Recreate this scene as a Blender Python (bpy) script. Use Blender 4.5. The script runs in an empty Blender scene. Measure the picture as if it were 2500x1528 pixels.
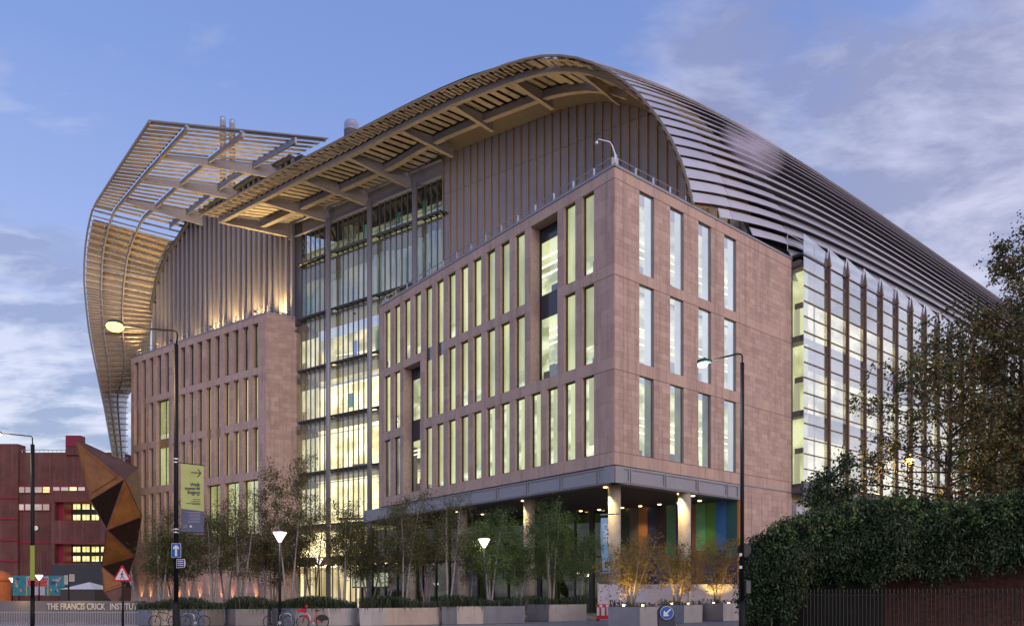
import bpy, bmesh, math, random
import numpy as np
from mathutils import Vector, Matrix
random.seed(7); RNG = np.random.default_rng(7)
sc = bpy.context.scene
COL = sc.collection
FL, HV, CU, CZ = 1823.0, 1450.0, 1250.0, 1.6      # focal length and horizon of the photograph in its own pixels
GZ = -0.3                                          # street level

# ------------------------------------------------------------------ camera
cam = bpy.data.cameras.new('camera'); co = bpy.data.objects.new('camera', cam); COL.objects.link(co)
co.location = (0, 0, CZ); co.rotation_euler = (math.radians(90), 0, 0)
cam.sensor_width = 36; cam.lens = FL/2500*36; cam.shift_y = (HV-764)/2500
cam.clip_start = 0.2; cam.clip_end = 4000
sc.camera = co

# ------------------------------------------------------------------ world: dusk sky with drifting cloud
SUN_EL, SUN_AZ = 5.0, 130.0       # low sun to the right of the street, azimuth clockwise from the view direction
W = bpy.data.worlds.new('World'); sc.world = W; W.use_nodes = True
nt = W.node_tree; nt.nodes.clear()
def N(t, **k):
    n = nt.nodes.new(t)
    for a, b in k.items():
        if a.startswith('i_'): n.inputs[a[2:].replace('_', ' ')].default_value = b
        else: setattr(n, a, b)
    return n
def LK(a, b): nt.links.new(a, b)
def mth(op, a, b=None, clamp=False):
    n = nt.nodes.new('ShaderNodeMath'); n.operation = op; n.use_clamp = clamp
    for i, x in enumerate((a, b)):
        if x is None: continue
        if isinstance(x, (int, float)): n.inputs[i].default_value = x
        else: nt.links.new(x, n.inputs[i])
    return n.outputs[0]
def mix(f, a, b):
    n = nt.nodes.new('ShaderNodeMix'); n.data_type = 'RGBA'
    for s, x in ((n.inputs[0], f), (n.inputs[6], a), (n.inputs[7], b)):
        if isinstance(x, (int, float)): s.default_value = x
        elif isinstance(x, tuple): s.default_value = (*x, 1)
        else: nt.links.new(x, s)
    return n.outputs[2]
def ramp(f, pts):
    n = nt.nodes.new('ShaderNodeValToRGB'); nt.links.new(f, n.inputs[0])
    e = n.color_ramp.elements
    while len(e) < len(pts): e.new(0.5)
    for q, (p, c) in zip(e, pts): q.position = p; q.color = (*c, 1) if isinstance(c, tuple) else (c, c, c, 1)
    return n.outputs[0]
sky = N('ShaderNodeTexSky', sky_type='NISHITA', sun_disc=False)
sky.sun_elevation = math.radians(SUN_EL); sky.sun_rotation = math.radians(SUN_AZ); sky.air_density = 1.2; sky.dust_density = 1.5; sky.ozone_density = 3
tc = N('ShaderNodeTexCoord'); sep = N('ShaderNodeSeparateXYZ'); LK(tc.outputs['Generated'], sep.inputs[0])
up = mth('MAXIMUM', sep.outputs[2], 0.0)
base = ramp(up, [(0.0, (.92, .80, .84)), (.12, (.66, .65, .86)), (.3, (.40, .455, .79)), (.55, (.225, .315, .69)), (1.0, (.10, .18, .52))])
den = mth('ADD', up, 0.22)
px, py = mth('DIVIDE', sep.outputs[0], den), mth('DIVIDE', sep.outputs[1], den)
cb = N('ShaderNodeCombineXYZ'); LK(px, cb.inputs[0]); LK(py, cb.inputs[1]); LK(mth('MULTIPLY', up, 1.1), cb.inputs[2])
def noise(vec, scale, det, rough, off, dist=0.0, w=(1, 1, 1)):
    m = N('ShaderNodeMapping'); LK(vec, m.inputs[0]); m.inputs['Location'].default_value = off; m.inputs['Scale'].default_value = w
    n = N('ShaderNodeTexNoise'); n.inputs['Scale'].default_value = scale; n.inputs['Detail'].default_value = det
    n.inputs['Roughness'].default_value = rough; n.inputs['Distortion'].default_value = dist; LK(m.outputs[0], n.inputs['Vector']); return n.outputs[0]
big = noise(cb.outputs[0], .55, 3, .5, (3.1, 1.7, 0), .2)
fine = noise(cb.outputs[0], 3.0, 10, .57, (8.3, 4.2, 1), .35, (1.0, 1.5, 1))
cov = mth('ADD', mth('ADD', mth('MULTIPLY', fine, .9), mth('MULTIPLY', big, .5)), mth('ADD', mth('MULTIPLY', mth('MAXIMUM', sep.outputs[0], 0.0), .52), mth('MULTIPLY', mth('MULTIPLY', mth('MAXIMUM', mth('MULTIPLY', sep.outputs[0], -1.0), 0.0), .40), ramp(up, [(.30, 1.0), (.44, 0.0)]))))
cov = mth('SUBTRACT', cov, mth('MULTIPLY', mth('SUBTRACT', up, .34), .62))
cmask = ramp(cov, [(.635, 0.0), (.82, .95)])
shade = noise(cb.outputs[0], 3.8, 9, .6, (1.3, 9.2, 3), .25, (1.0, 1.6, 1))
lowness = ramp(up, [(.0, 1.0), (.62, 0.0)])
ccol = mix(ramp(shade, [(.42, 0.0), (.58, 1.0)]), (.31, .32, .53), mix(lowness, (.52, .54, .78), (.86, .79, .90)))
glow = mth('MULTIPLY', mth('MULTIPLY', mth('SUBTRACT', sep.outputs[0], .30, True), 1.35, True), mth('SUBTRACT', 1.0, mth('MULTIPLY', up, .75)), True)
col = mix(mth('MULTIPLY', glow, .55), mix(cmask, base, ccol), (1.12, .99, 1.04))
nis = mix(1.0, sky.outputs[0], (1, 1, 1)); nt.nodes[-1].blend_type = 'MULTIPLY'
fin = mix(.10, col, nis)
bgn = N('ShaderNodeBackground'); LK(fin, bgn.inputs[0]); bgn.inputs[1].default_value = .95
ow = N('ShaderNodeOutputWorld'); LK(bgn.outputs[0], ow.inputs[0])

# ------------------------------------------------------------------ the low sun behind thin cloud: broad, weak, pink
sl = bpy.data.lights.new('sun', 'SUN'); so = bpy.data.objects.new('sun', sl); COL.objects.link(so)
sl.energy = 1.2; sl.angle = math.radians(55); sl.color = (1.0, .79, .71)
_az, _el = math.radians(158), math.radians(24)
so.rotation_euler = Vector((math.sin(_az)*math.cos(_el), math.cos(_az)*math.cos(_el), math.sin(_el))).to_track_quat('Z', 'Y').to_euler()
sc.view_settings.view_transform = 'Standard'; sc.view_settings.look = 'None'; sc.view_settings.gamma = 1; sc.view_settings.exposure = 0.0
sc.view_settings.use_curve_mapping = False
sc.render.engine = 'CYCLES'; sc.cycles.use_denoising = True; sc.cycles.max_bounces = 5; sc.cycles.transparent_max_bounces = 14
sc.cycles.volume_bounces = 4; sc.cycles.diffuse_bounces = 3; sc.cycles.glossy_bounces = 3; sc.cycles.sample_clamp_indirect = 3.0; sc.cycles.caustics_reflective = False; sc.cycles.caustics_refractive = False

# ------------------------------------------------------------------ helpers
class MB:
    """Collects shapes and links them as ONE mesh object."""
    def __init__(s): s.v = []; s.f = []; s.m = []; s.t = []
    def add(s, vs, fs, mi=0, tint=.5):
        o = len(s.v); s.v += [tuple(map(float, p)) for p in vs]; s.f += [tuple(i+o for i in f) for f in fs]; s.m += [mi]*len(fs); s.t += [tint]*len(vs)
    def box8(s, c, mi=0, tint=.5):
        s.add(c, [(0, 3, 2, 1), (4, 5, 6, 7), (0, 1, 5, 4), (1, 2, 6, 5), (2, 3, 7, 6), (3, 0, 4, 7)], mi, tint)
    def box(s, x0, x1, y0, y1, z0, z1, mi=0, tint=.5):
        s.box8([(x0, y0, z0), (x1, y0, z0), (x1, y1, z0), (x0, y1, z0), (x0, y0, z1), (x1, y0, z1), (x1, y1, z1), (x0, y1, z1)], mi, tint)
    def fbox(s, F, a0, a1, b0, b1, z0, z1, mi=0, tint=.5):
        P = F.p
        s.box8([P(a0, b0, z0), P(a1, b0, z0), P(a1, b1, z0), P(a0, b1, z0), P(a0, b0, z1), P(a1, b0, z1), P(a1, b1, z1), P(a0, b1, z1)], mi, tint)
    def tube(s, pts, rad, n=8, mi=0, tint=.5, cap=True):
        pts = [Vector(p) for p in pts]; rad = [rad]*len(pts) if isinstance(rad, (int, float)) else rad
        o = []; X = None
        for i, p in enumerate(pts):
            d = (pts[min(i+1, len(pts)-1)]-pts[max(i-1, 0)]).normalized()
            if X is None: X = d.cross(Vector((0, 0, 1)) if abs(d.z) < .9 else Vector((1, 0, 0))).normalized()
            X = (X-d*X.dot(d)).normalized(); Y = d.cross(X)
            o += [tuple(p+(X*math.cos(2*math.pi*k/n)+Y*math.sin(2*math.pi*k/n))*rad[i]) for k in range(n)]
        fs = [(i*n+k, i*n+(k+1) % n, (i+1)*n+(k+1) % n, (i+1)*n+k) for i in range(len(pts)-1) for k in range(n)]
        if cap: fs += [tuple(range(n-1, -1, -1)), tuple(range((len(pts)-1)*n, len(pts)*n))]
        s.add(o, fs, mi, tint)
    def lathe(s, c, prof, n=16, mi=0, tint=.5):
        vs = [(c[0]+r*math.cos(2*math.pi*k/n), c[1]+r*math.sin(2*math.pi*k/n), c[2]+z) for r, z in prof for k in range(n)]
        fs = [(i*n+k, i*n+(k+1) % n, (i+1)*n+(k+1) % n, (i+1)*n+k) for i in range(len(prof)-1) for k in range(n)]
        fs += [tuple(range(n-1, -1, -1)), tuple(range((len(prof)-1)*n, len(prof)*n))]
        s.add(vs, fs, mi, tint)
    def slab(s, quad, th, mi=0, tint=.5):
        q = [Vector(p) for p in quad]; n = (q[2]-q[0]).cross(q[3]-q[1]).normalized()*th
        s.box8([tuple(p) for p in q]+[tuple(p+n) for p in q], mi, tint)
    def prism(s, poly, d, mi=0, tint=.5):
        n = len(poly); d = Vector(d); q = [Vector(p) for p in poly]
        s.add([tuple(p) for p in q]+[tuple(p+d) for p in q], [tuple(range(n-1, -1, -1)), tuple(range(n, 2*n))]+[(i, (i+1) % n, n+(i+1) % n, n+i) for i in range(n)], mi, tint)
    def mesh(s, name, mats, smooth=False):
        me = bpy.data.meshes.new(name); me.from_pydata(s.v, [], s.f)
        for m in (mats if isinstance(mats, (list, tuple)) else [mats]): me.materials.append(m)
        if any(s.m): me.polygons.foreach_set('material_index', s.m)
        a = me.attributes.new('tint', 'FLOAT', 'POINT'); a.data.foreach_set('value', s.t)
        if smooth: me.polygons.foreach_set('use_smooth', [True]*len(s.f))
        me.validate(); me.update(); return me
    def build(s, name, mats, parent=None, smooth=False, kind=None):
        return link(name, s.mesh(name, mats, smooth), parent, kind)
def link(name, me, parent=None, kind=None):
    o = bpy.data.objects.new(name, me); COL.objects.link(o)
    if parent is not None: o.parent = parent
    if parent is not None and _root(parent).type == 'EMPTY': _local(o)
    if kind: o['kind'] = kind
    return o
def _root(o):
    while o.parent: o = o.parent
    return o
def _local(o):
    # meshes are written in world coordinates; empties keep only a location
    p = o.parent; off = Vector((0, 0, 0))
    while p is not None: off += Vector(p.location); p = p.parent
    o.location = -off
def thing(name, label, cat, loc=(0, 0, 0), group=None):
    o = bpy.data.objects.new(name, None); COL.objects.link(o); o.location = loc; o.empty_display_size = .3
    return tag(o, label, cat, group)
def tag(o, label, cat, group=None, kind=None):
    o['label'] = label
    if cat: o['category'] = cat
    if group: o['group'] = group
    if kind: o['kind'] = kind
    return o
def copy_tree(o, parent=None, shift=None):
    c = o.copy(); COL.objects.link(c); c.parent = parent
    for ch in [x for x in list(o.children)]: copy_tree(ch, c)
    return c
def at(u, v, D): return Vector(((u-CU)/FL*D, D, CZ+(HV-v)/FL*D))
class Fr:
    """A wall frame: a runs along d, b outwards towards the street, z up."""
    def __init__(s, O, d, out): s.O = np.array(O, float); s.d = np.array(d, float)/np.linalg.norm(d); s.n = np.array(out, float)/np.linalg.norm(out)
    def p(s, a, b, z): q = s.O+s.d*a+s.n*b; return (q[0], q[1], z)

# ------------------------------------------------------------------ materials
MATS = {}
def mat(name, base=(.5, .5, .5), rough=.6, metal=0.0, emit=None, es=0.0, var=0.0, vscale=3.0, bump=0.0, bscale=20.0, spec=None, tint=None, coat=0.0, wear=None, streak=0.0):
    m = bpy.data.materials.new(name); m.use_nodes = True; t = m.node_tree; b = t.nodes['Principled BSDF']
    b.inputs['Base Color'].default_value = (*base, 1); b.inputs['Roughness'].default_value = rough; b.inputs['Metallic'].default_value = metal
    if spec is not None: b.inputs['Specular IOR Level'].default_value = spec
    if coat: b.inputs['Coat Weight'].default_value = coat
    if emit: b.inputs['Emission Color'].default_value = (*emit, 1); b.inputs['Emission Strength'].default_value = es
    g = t.nodes.new('ShaderNodeNewGeometry'); cur = None
    def mx(f, a, c, bl='MIX'):
        n = t.nodes.new('ShaderNodeMix'); n.data_type = 'RGBA'; n.blend_type = bl
        for s, x in ((n.inputs[0], f), (n.inputs[6], a), (n.inputs[7], c)):
            if isinstance(x, (int, float)): s.default_value = x
            elif isinstance(x, tuple): s.default_value = (*x, 1)
            else: t.links.new(x, s)
        return n.outputs[2]
    def nz(scale, det=5, rg=.6):
        n = t.nodes.new('ShaderNodeTexNoise'); n.inputs['Scale'].default_value = scale; n.inputs['Detail'].default_value = det; n.inputs['Roughness'].default_value = rg
        t.links.new(g.outputs['Position'], n.inputs['Vector']); return n.outputs[0]
    def rp(f, p0, p1, a=0.0, c=1.0):
        n = t.nodes.new('ShaderNodeMapRange'); n.inputs[1].default_value = p0; n.inputs[2].default_value = p1; n.inputs[3].default_value = a; n.inputs[4].default_value = c
        t.links.new(f, n.inputs[0]); return n.outputs[0]
    cur = base
    if tint:      # per-piece colour
        at_ = t.nodes.new('ShaderNodeAttribute'); at_.attribute_name = 'tint'
        cr = t.nodes.new('ShaderNodeValToRGB'); t.links.new(at_.outputs['Fac'], cr.inputs[0]); e = cr.color_ramp.elements
        while len(e) < len(tint): e.new(.5)
        for i, (q, c) in enumerate(zip(e, tint)): q.position = i/(len(tint)-1); q.color = (*c, 1)
        cur = cr.outputs[0]
    if var:
        lo = tuple(max(0, x*(1-var)) for x in (1, 1, 1)); hi = tuple(1+var for _ in range(3))
        cur = mx(1.0, cur, mx(rp(nz(vscale), .3, .7), lo, hi), 'MULTIPLY')
    if wear:      # dirt/rust patches (colour, scale, amount)
        cur = mx(rp(nz(wear[1], 8, .7), .5, .72, 0, wear[2]), cur, wear[0])
    if not isinstance(cur, tuple): t.links.new(cur, b.inputs['Base Color'])
    if streak:
        mp_ = t.nodes.new('ShaderNodeMapping'); mp_.inputs['Scale'].default_value = (1.6, 1.6, .09); t.links.new(g.outputs['Position'], mp_.inputs[0]); n_ = t.nodes.new('ShaderNodeTexNoise'); n_.inputs['Scale'].default_value = 1; n_.inputs['Detail'].default_value = 7; n_.inputs['Roughness'].default_value = .7; t.links.new(mp_.outputs[0], n_.inputs['Vector'])
        cur = mx(rp(n_.outputs[0], .5, .7, 0, streak), cur, (.22, .18, .16)); t.links.new(cur, b.inputs['Base Color'])
    if bump:
        bp = t.nodes.new('ShaderNodeBump'); bp.inputs['Strength'].default_value = bump; bp.inputs['Distance'].default_value = .05
        t.links.new(nz(bscale), bp.inputs['Height']); t.links.new(bp.outputs[0], b.inputs['Normal'])
    MATS[name] = m; return m
def glassmat(name, tintc=(.9, .95, .95), refl=.12, rough=.02, dark=0.0, top=.8):
    """Window glass: reflection by facing angle over a clear or slightly dark sheet."""
    m = bpy.data.materials.new(name); m.use_nodes = True; t = m.node_tree; t.nodes.clear()
    tr = t.nodes.new('ShaderNodeBsdfTransparent'); tr.inputs[0].default_value = (*[c*(1-dark) for c in tintc], 1)
    gl = t.nodes.new('ShaderNodeBsdfGlossy'); gl.inputs['Roughness'].default_value = rough; gl.inputs[0].default_value = (1, 1, 1, 1)
    lw = t.nodes.new('ShaderNodeLayerWeight'); lw.inputs[0].default_value = .30
    mr = t.nodes.new('ShaderNodeMapRange'); mr.inputs[3].default_value = refl; mr.inputs[4].default_value = top; t.links.new(lw.outputs['Facing'], mr.inputs[0])
    ms = t.nodes.new('ShaderNodeMixShader'); t.links.new(mr.outputs[0], ms.inputs[0]); t.links.new(tr.outputs[0], ms.inputs[1]); t.links.new(gl.outputs[0], ms.inputs[2])
    o = t.nodes.new('ShaderNodeOutputMaterial'); t.links.new(ms.outputs[0], o.inputs[0]); MATS[name] = m; return m
def litmat(name, c0, c1, strength=1.0, scale=(.25, .25, .5), lo=.35, hi=.65, det=3, vary=0.0):
    m = _litmat(name, c0, c1, strength, scale, lo, hi, det)
    if vary:
        t = m.node_tree; e = [n for n in t.nodes if n.type == 'EMISSION'][0]; oi = t.nodes.new('ShaderNodeObjectInfo'); r = t.nodes.new('ShaderNodeMapRange'); r.inputs[3].default_value = strength*(1-vary); r.inputs[4].default_value = strength*(1+vary*.5); t.links.new(oi.outputs['Random'], r.inputs[0]); t.links.new(r.outputs[0], e.inputs[1])
    return m
def _litmat(name, c0, c1, strength=1.0, scale=(.25, .25, .5), lo=.35, hi=.65, det=3):
    """A lit room seen through glass: gives off light, brighter and dimmer patches."""
    m = bpy.data.materials.new(name); m.use_nodes = True; t = m.node_tree; t.nodes.clear()
    g = t.nodes.new('ShaderNodeNewGeometry'); mp = t.nodes.new('ShaderNodeMapping'); mp.inputs['Scale'].default_value = scale; t.links.new(g.outputs['Position'], mp.inputs[0])
    n = t.nodes.new('ShaderNodeTexNoise'); n.inputs['Scale'].default_value = 1; n.inputs['Detail'].default_value = det; t.links.new(mp.outputs[0], n.inputs['Vector'])
    cr = t.nodes.new('ShaderNodeValToRGB'); cr.color_ramp.elements[0].position = lo; cr.color_ramp.elements[1].position = hi
    cr.color_ramp.elements[0].color = (*c0, 1); cr.color_ramp.elements[1].color = (*c1, 1); t.links.new(n.outputs[0], cr.inputs[0])
    e = t.nodes.new('ShaderNodeEmission'); e.inputs[1].default_value = strength; t.links.new(cr.outputs[0], e.inputs[0])
    o = t.nodes.new('ShaderNodeOutputMaterial'); t.links.new(e.outputs[0], o.inputs[0]); MATS[name] = m; return m
STONE = mat('sandstone', tint=[(.43, .30, .255), (.49, .35, .295), (.55, .40, .335), (.46, .32, .285), (.58, .43, .365)], rough=.85, var=.08, vscale=2.2, bump=.25, bscale=35, wear=((.25, .18, .15), 1.1, .22), streak=.6)
JOINT = mat('stone backing', (.47, .335, .285), .9, var=.15)
STEEL = mat('grey steel', (.30, .30, .34), .45, .35, var=.06)
DSTEEL = mat('dark steel', (.09, .09, .105), .45, .4, var=.1)
BLADE = mat('louvre blade', (.40, .34, .28), .5, .2, var=.22, vscale=1.1, tint=[(.25, .22, .19), (.37, .33, .29), (.33, .30, .27), (.42, .375, .32)])
SHELLM = mat('shell panel', (.62, .60, .64), .42, .5, tint=[(.58, .56, .61), (.68, .66, .70), (.63, .61, .65)], var=.06, vscale=.4)
SHELLG = mat('perforated panel', (.50, .48, .53), .5, .4, var=.06)
SKIN_SHADE = mat('dark roof skin and gap shade', (.03, .028, .035), .8, var=.3, vscale=.5)
FINM = mat('bronze fin', (.40, .27, .13), .45, .3, var=.1)
GABLE = mat('gable cladding', (.29, .275, .31), .5, .2, var=.08, vscale=.5)
GOLD = mat('gold cladding', (.55, .42, .25), .5, .35, var=.12, vscale=.6)
FRAMEM = mat('window frame black', (.02, .02, .022), .4)
FRAMEG = mat('window frame grey', (.22, .23, .27), .4, .3)
GLASS = glassmat('window glass', refl=.04, top=.5)
EDGEM = mat('canopy edge brown', (.26, .21, .16), .45, .3)
BEAMM = mat('canopy beam', (.38, .36, .36), .5, .2, var=.08)
GLASSR = glassmat('side window glass', refl=.30, top=.7)
GLASSA = glassmat('atrium glass', (.86, .9, .88), refl=.04, top=.5)
GLASSF = glassmat('facade glass', (.86, .90, .90), refl=.36, top=.9)
GLASST = glassmat('clear glass screen', (.8, .86, .9), refl=.35)
SPAN = mat('spandrel panel', (.03, .035, .055), .15, spec=.8)
BLIND = litmat('lit blind', (.64, .61, .22), (1.02, .95, .42), 1.0, (.5, .5, .22), vary=.35)
BLINDL = litmat('dim olive room', (.4, .31, .12), (1.3, 1.02, .42), 1.0, (.7, .7, .08))
BLINDC = litmat('pale side wall', (.66, .67, .70), (.90, .90, .90), .95, (.3, .3, .2), vary=.2)
ROOM = litmat('lit room', (.55, .56, .27), (1.5, 1.45, .95), .95, (.35, .35, .9), .40, .62, 3)
ROOMW = litmat('lit warm hall', (1.1, .84, .38), (2.6, 2.05, 1.1), 1.45, (.30, .30, .45), .38, .62)
ROOMD = litmat('dim hall', (.06, .065, .04), (.30, .27, .15), 1.0, (.5, .5, .3))
CAFE = litmat('dim cafe', (.008, .010, .003), (.07, .08, .014), 1.0, (.8, .8, .12))
STRIP = litmat('strip light', (1.6, 1.5, 1.0), (2.0, 1.9, 1.3), 1.4)
DOWN = litmat('downlight', (3.5, 2.3, .9), (4.2, 2.8, 1.1), 2.0)
CONC = mat('pale concrete', (.44, .39, .31), .75, var=.12, vscale=1.2, bump=.15, bscale=12, wear=((.2, .18, .17), 2.0, .5))
BLINDL2 = None
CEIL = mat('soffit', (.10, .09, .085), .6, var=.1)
BRASS = mat('rail steel', (.62, .62, .66), .3, .85)
# ================================================================== ground
def ground():
    b = MB(); b.box(-700, 700, -60, 900, GZ-.6, GZ-.012)
    o = b.build('ground', mat('asphalt', (.05, .05, .055), .7, var=.25, vscale=.8, bump=.2, bscale=60)); o['kind'] = 'structure'
    b = MB(); b.add([(-140, 36.5, GZ+.1), (160, 36.5, GZ+.1), (160, 200, GZ+.1), (-140, 200, GZ+.1)], [(0, 1, 2, 3)])
    o = b.build('pavement', mat('paving', (.20, .19, .19), .6, var=.2, vscale=1.5, bump=.1)); o['kind'] = 'structure'
    b = MB()
    for i in range(100): b.box(-60+i*1.2+.01, -60+(i+1)*1.2-.01, 36.2, 36.5, GZ-.012, GZ+.12, 0, random.random())
    o = b.build('kerb', mat('granite kerb', (.3, .29, .29), .7, tint=[(.24, .23, .23), (.33, .32, .32)])); o['kind'] = 'structure'
    b = MB()
    for k in range(2): b.add([(-200, 35.2+k*.3, GZ-.008), (200, 35.2+k*.3, GZ-.008), (200, 35.3+k*.3, GZ-.008), (-200, 35.3+k*.3, GZ-.008)], [(0, 1, 2, 3)])
    o = b.build('road_marking', mat('yellow line', (.6, .45, .06), .6, var=.2)); o['kind'] = 'structure'
ground()

# ================================================================== research building
RB = thing('research_building', 'huge sandstone and glass research building under a curved louvred steel roof', 'building', (7.54, 55.0, GZ))
C0 = np.array([250/FL*55, 55.0])
dL = np.array([-.63284, .77428]); dR = np.array([.77422, .63292]); dA = np.array([-.82288, .56822])
nA = np.array([-dA[1], dA[0]]); nL = np.array([-.77428, -.63284]); nR = np.array([.63292, -.77422])
A0 = np.array([-.2814*101, 101.]); E0 = A0-9.07*dR
FLf = Fr(C0, dL, nL); FRf = Fr(C0, dR, nR); FA = Fr(A0, dA, nA)
kb = (649.6-CU)/FL; LB0 = np.array([kb*99.7, 99.7]); FB = Fr(LB0, dA, nA)
rdir = np.array([.865, .5]); rdir = rdir/np.linalg.norm(rdir); FBr = Fr(LB0, rdir, np.array([rdir[1], -rdir[0]]))

STONES = []      # (distance, corner list, tint)
def stone(F, a0, a1, b0, b1, z0, z1, t=None):
    P = F.p; g = .002
    t = random.random() if t is None else min(1, max(0, t+random.uniform(-.12, .12)))
    pr = random.uniform(0, .008); b1 += pr
    c = [P(a0+g, b0, z0+g), P(a1-g, b0, z0+g), P(a1-g, b0, z1-g), P(a0+g, b0, z1-g)]
    e = .003
    c += [P(a0+g+e, b1, z0+g+e), P(a1-g-e, b1, z0+g+e), P(a1-g-e, b1, z1-g-e), P(a0+g+e, b1, z1-g-e)]
    q = c[4]; area = (a1-a0)*(z1-z0); d = math.hypot(q[0], q[1])
    STONES.append((d/math.sqrt(area), c, t))
def tile(F, a0, a1, z0, z1, w, h, t=None):
    """Tile a stretch of wall face with single stones in running bond."""
    nh = max(1, round((z1-z0)/h)); hh = (z1-z0)/nh
    nw = max(1, round((a1-a0)/w))
    for j in range(nh):
        cuts = [a0]
        if nw > 1:
            off = (j % 2)*.5; x = a0+(a1-a0)/nw*(1-off*.9)
            while x < a1-.25*w: cuts.append(x+random.uniform(-.04, .04)*w); x += (a1-a0)/nw
        cuts.append(a1)
        for p, q in zip(cuts[:-1], cuts[1:]): stone(F, p, q, 0, .05, z0+j*hh, z0+(j+1)*hh, t)

def wall_with(F, A, zb, zt, rows, openings, depth, w, h, pier_w=None, side=1):
    """rows: (z0,z1) of windows; openings: dict row -> list of (a0,a1). Builds backing wall and stones round openings."""
    b = MB(); a0, a1 = A; edges = [zb]+[z for r in rows for z in r]+[zt]
    for i in range(0, len(edges), 2):      # horizontal bands
        z0, z1 = edges[i], edges[i+1]
        if z1-z0 > .05:
            b.fbox(F, a0, a1, -depth, -.001, z0, z1)
            tile(F, a0, a1, z0, z1, 1.35 if z1-z0 < 1.3 else w, z1-z0 if z1-z0 < 1.3 else h, .5 if z1-z0 < 1.3 else None)
    for r, (z0, z1) in enumerate(rows):
        cur = a0
        for (p, q) in sorted(openings[r])+[(a1, a1)]:
            if p-cur > .02:
                b.fbox(F, cur, p, -depth, -.001, z0, z1)
                tile(F, cur, p, z0, z1, min(w, p-cur), h if p-cur > 1.2 else 1.25, None)
            cur = q
    return b
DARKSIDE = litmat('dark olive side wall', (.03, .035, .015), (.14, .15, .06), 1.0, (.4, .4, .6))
def window(F, a0, a1, z0, z1, b, room, fw=.09, glass=None, frame=None, deep=.35, blind_to=1.0, mull=(), room2=None, head=.0):
    """A window: frame, pane and, just inside, its lit blind."""
    m = MB()
    for q in [(a0, a0+fw, z0, z1), (a1-fw, a1, z0, z1), (a0+fw, a1-fw, z0, z0+fw), (a0+fw, a1-fw, z1-fw, z1)]+[(a-.03, a+.03, z0+fw, z1-fw) for a in mull]:
        m.fbox(F, q[0], q[1], b-.12, b, q[2], q[3])
    if head: m.fbox(F, a0+fw, a1-fw, b-.1, b-.03, z1-fw-head, z1-fw)
    o = m.build('window', frame or MATS['window frame black'], RB)
    m = MB(); m.fbox(F, a0+fw, a1-fw, b-.07, b-.05, z0+fw, z1-fw-head); m.build('pane', glass or GLASS, o)
    if blind_to < 0:      # pale reveal wall on the far side, lit room with ceiling strips on the near side
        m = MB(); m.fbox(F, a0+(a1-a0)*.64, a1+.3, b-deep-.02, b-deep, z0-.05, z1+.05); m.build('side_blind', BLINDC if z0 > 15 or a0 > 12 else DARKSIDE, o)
        m = MB(); [m.fbox(F, a0+1.3, a0+3.1, b-1.5+.1*j, b-1.42+.1*j, z0+2.2+.55*j, z0+2.28+.55*j) for j in range(3)]; m.build('ceiling_light', STRIP, o)
        m = MB(); m.fbox(F, a0+.8, a0+random.uniform(1.7, 2.4), b-1.2, b-1.1, z0, z0+random.uniform(.5, 1.5)); m.build('desk_clutter', FRAMEG, o)
    if blind_to > 0:
        zlow = random.choice([0, 0, 0, 0, .5, .9, 1.5]) if room is BLIND else 0
        if zlow: room2 = ROOM; q_ = MB(); q_.fbox(F, a0+.3, a0+random.uniform(.6, 1.0), b-.6, b-.5, z0, z0+zlow*random.uniform(.4, .9)); q_.build('desk_clutter', FRAMEG, o)
        m = MB(); m.fbox(F, a0-.2, a0+(a1-a0)*blind_to+(.5 if blind_to > .9 else 0), b-deep-.02, b-deep, z0-.1+(zlow+.1 if zlow else 0), z1+.05); m.build('blind', room, o)
    if room2:
        m = MB(); m.fbox(F, a0-1.0, a1+2.2, b-1.6, b-1.55, z0-.4, z1+.1); m.build('lit_interior', room2, o)
    return o

# ---- right wing, face towards the left
pitch = 2.03; near = [2.05+pitch*k for k in range(16)]
op = lambda k: (2.05+pitch*k, 2.05+pitch*k+1.27)
R1, R2, R3 = (26.0, 32.2), (19.15, 25.2), (12.1, 18.25)
bayU, bayL = (6.12, 9.40), (26.5, 29.75)
cols = list(range(16))
r1 = [op(k) for k in cols if k not in (2, 3)]+[bayU]
r2 = [op(k) for k in cols if k not in (2, 3, 12, 13)]+[bayU, bayL]
r3 = [op(k) for k in cols if k not in (12, 13)]+[bayL]
LW = 34.9
wb = MB()
def merge(m, o):
    n = len(m.v); m.v += o.v; m.f += [tuple(i+n for i in f) for f in o.f]; m.m += o.m; m.t += o.t
w1 = wall_with(FLf, (0, LW), 11.15, 33.05, [R3, R2, R1], [r3, r2, r1], .75, .75, .5); merge(wb, w1)
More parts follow.
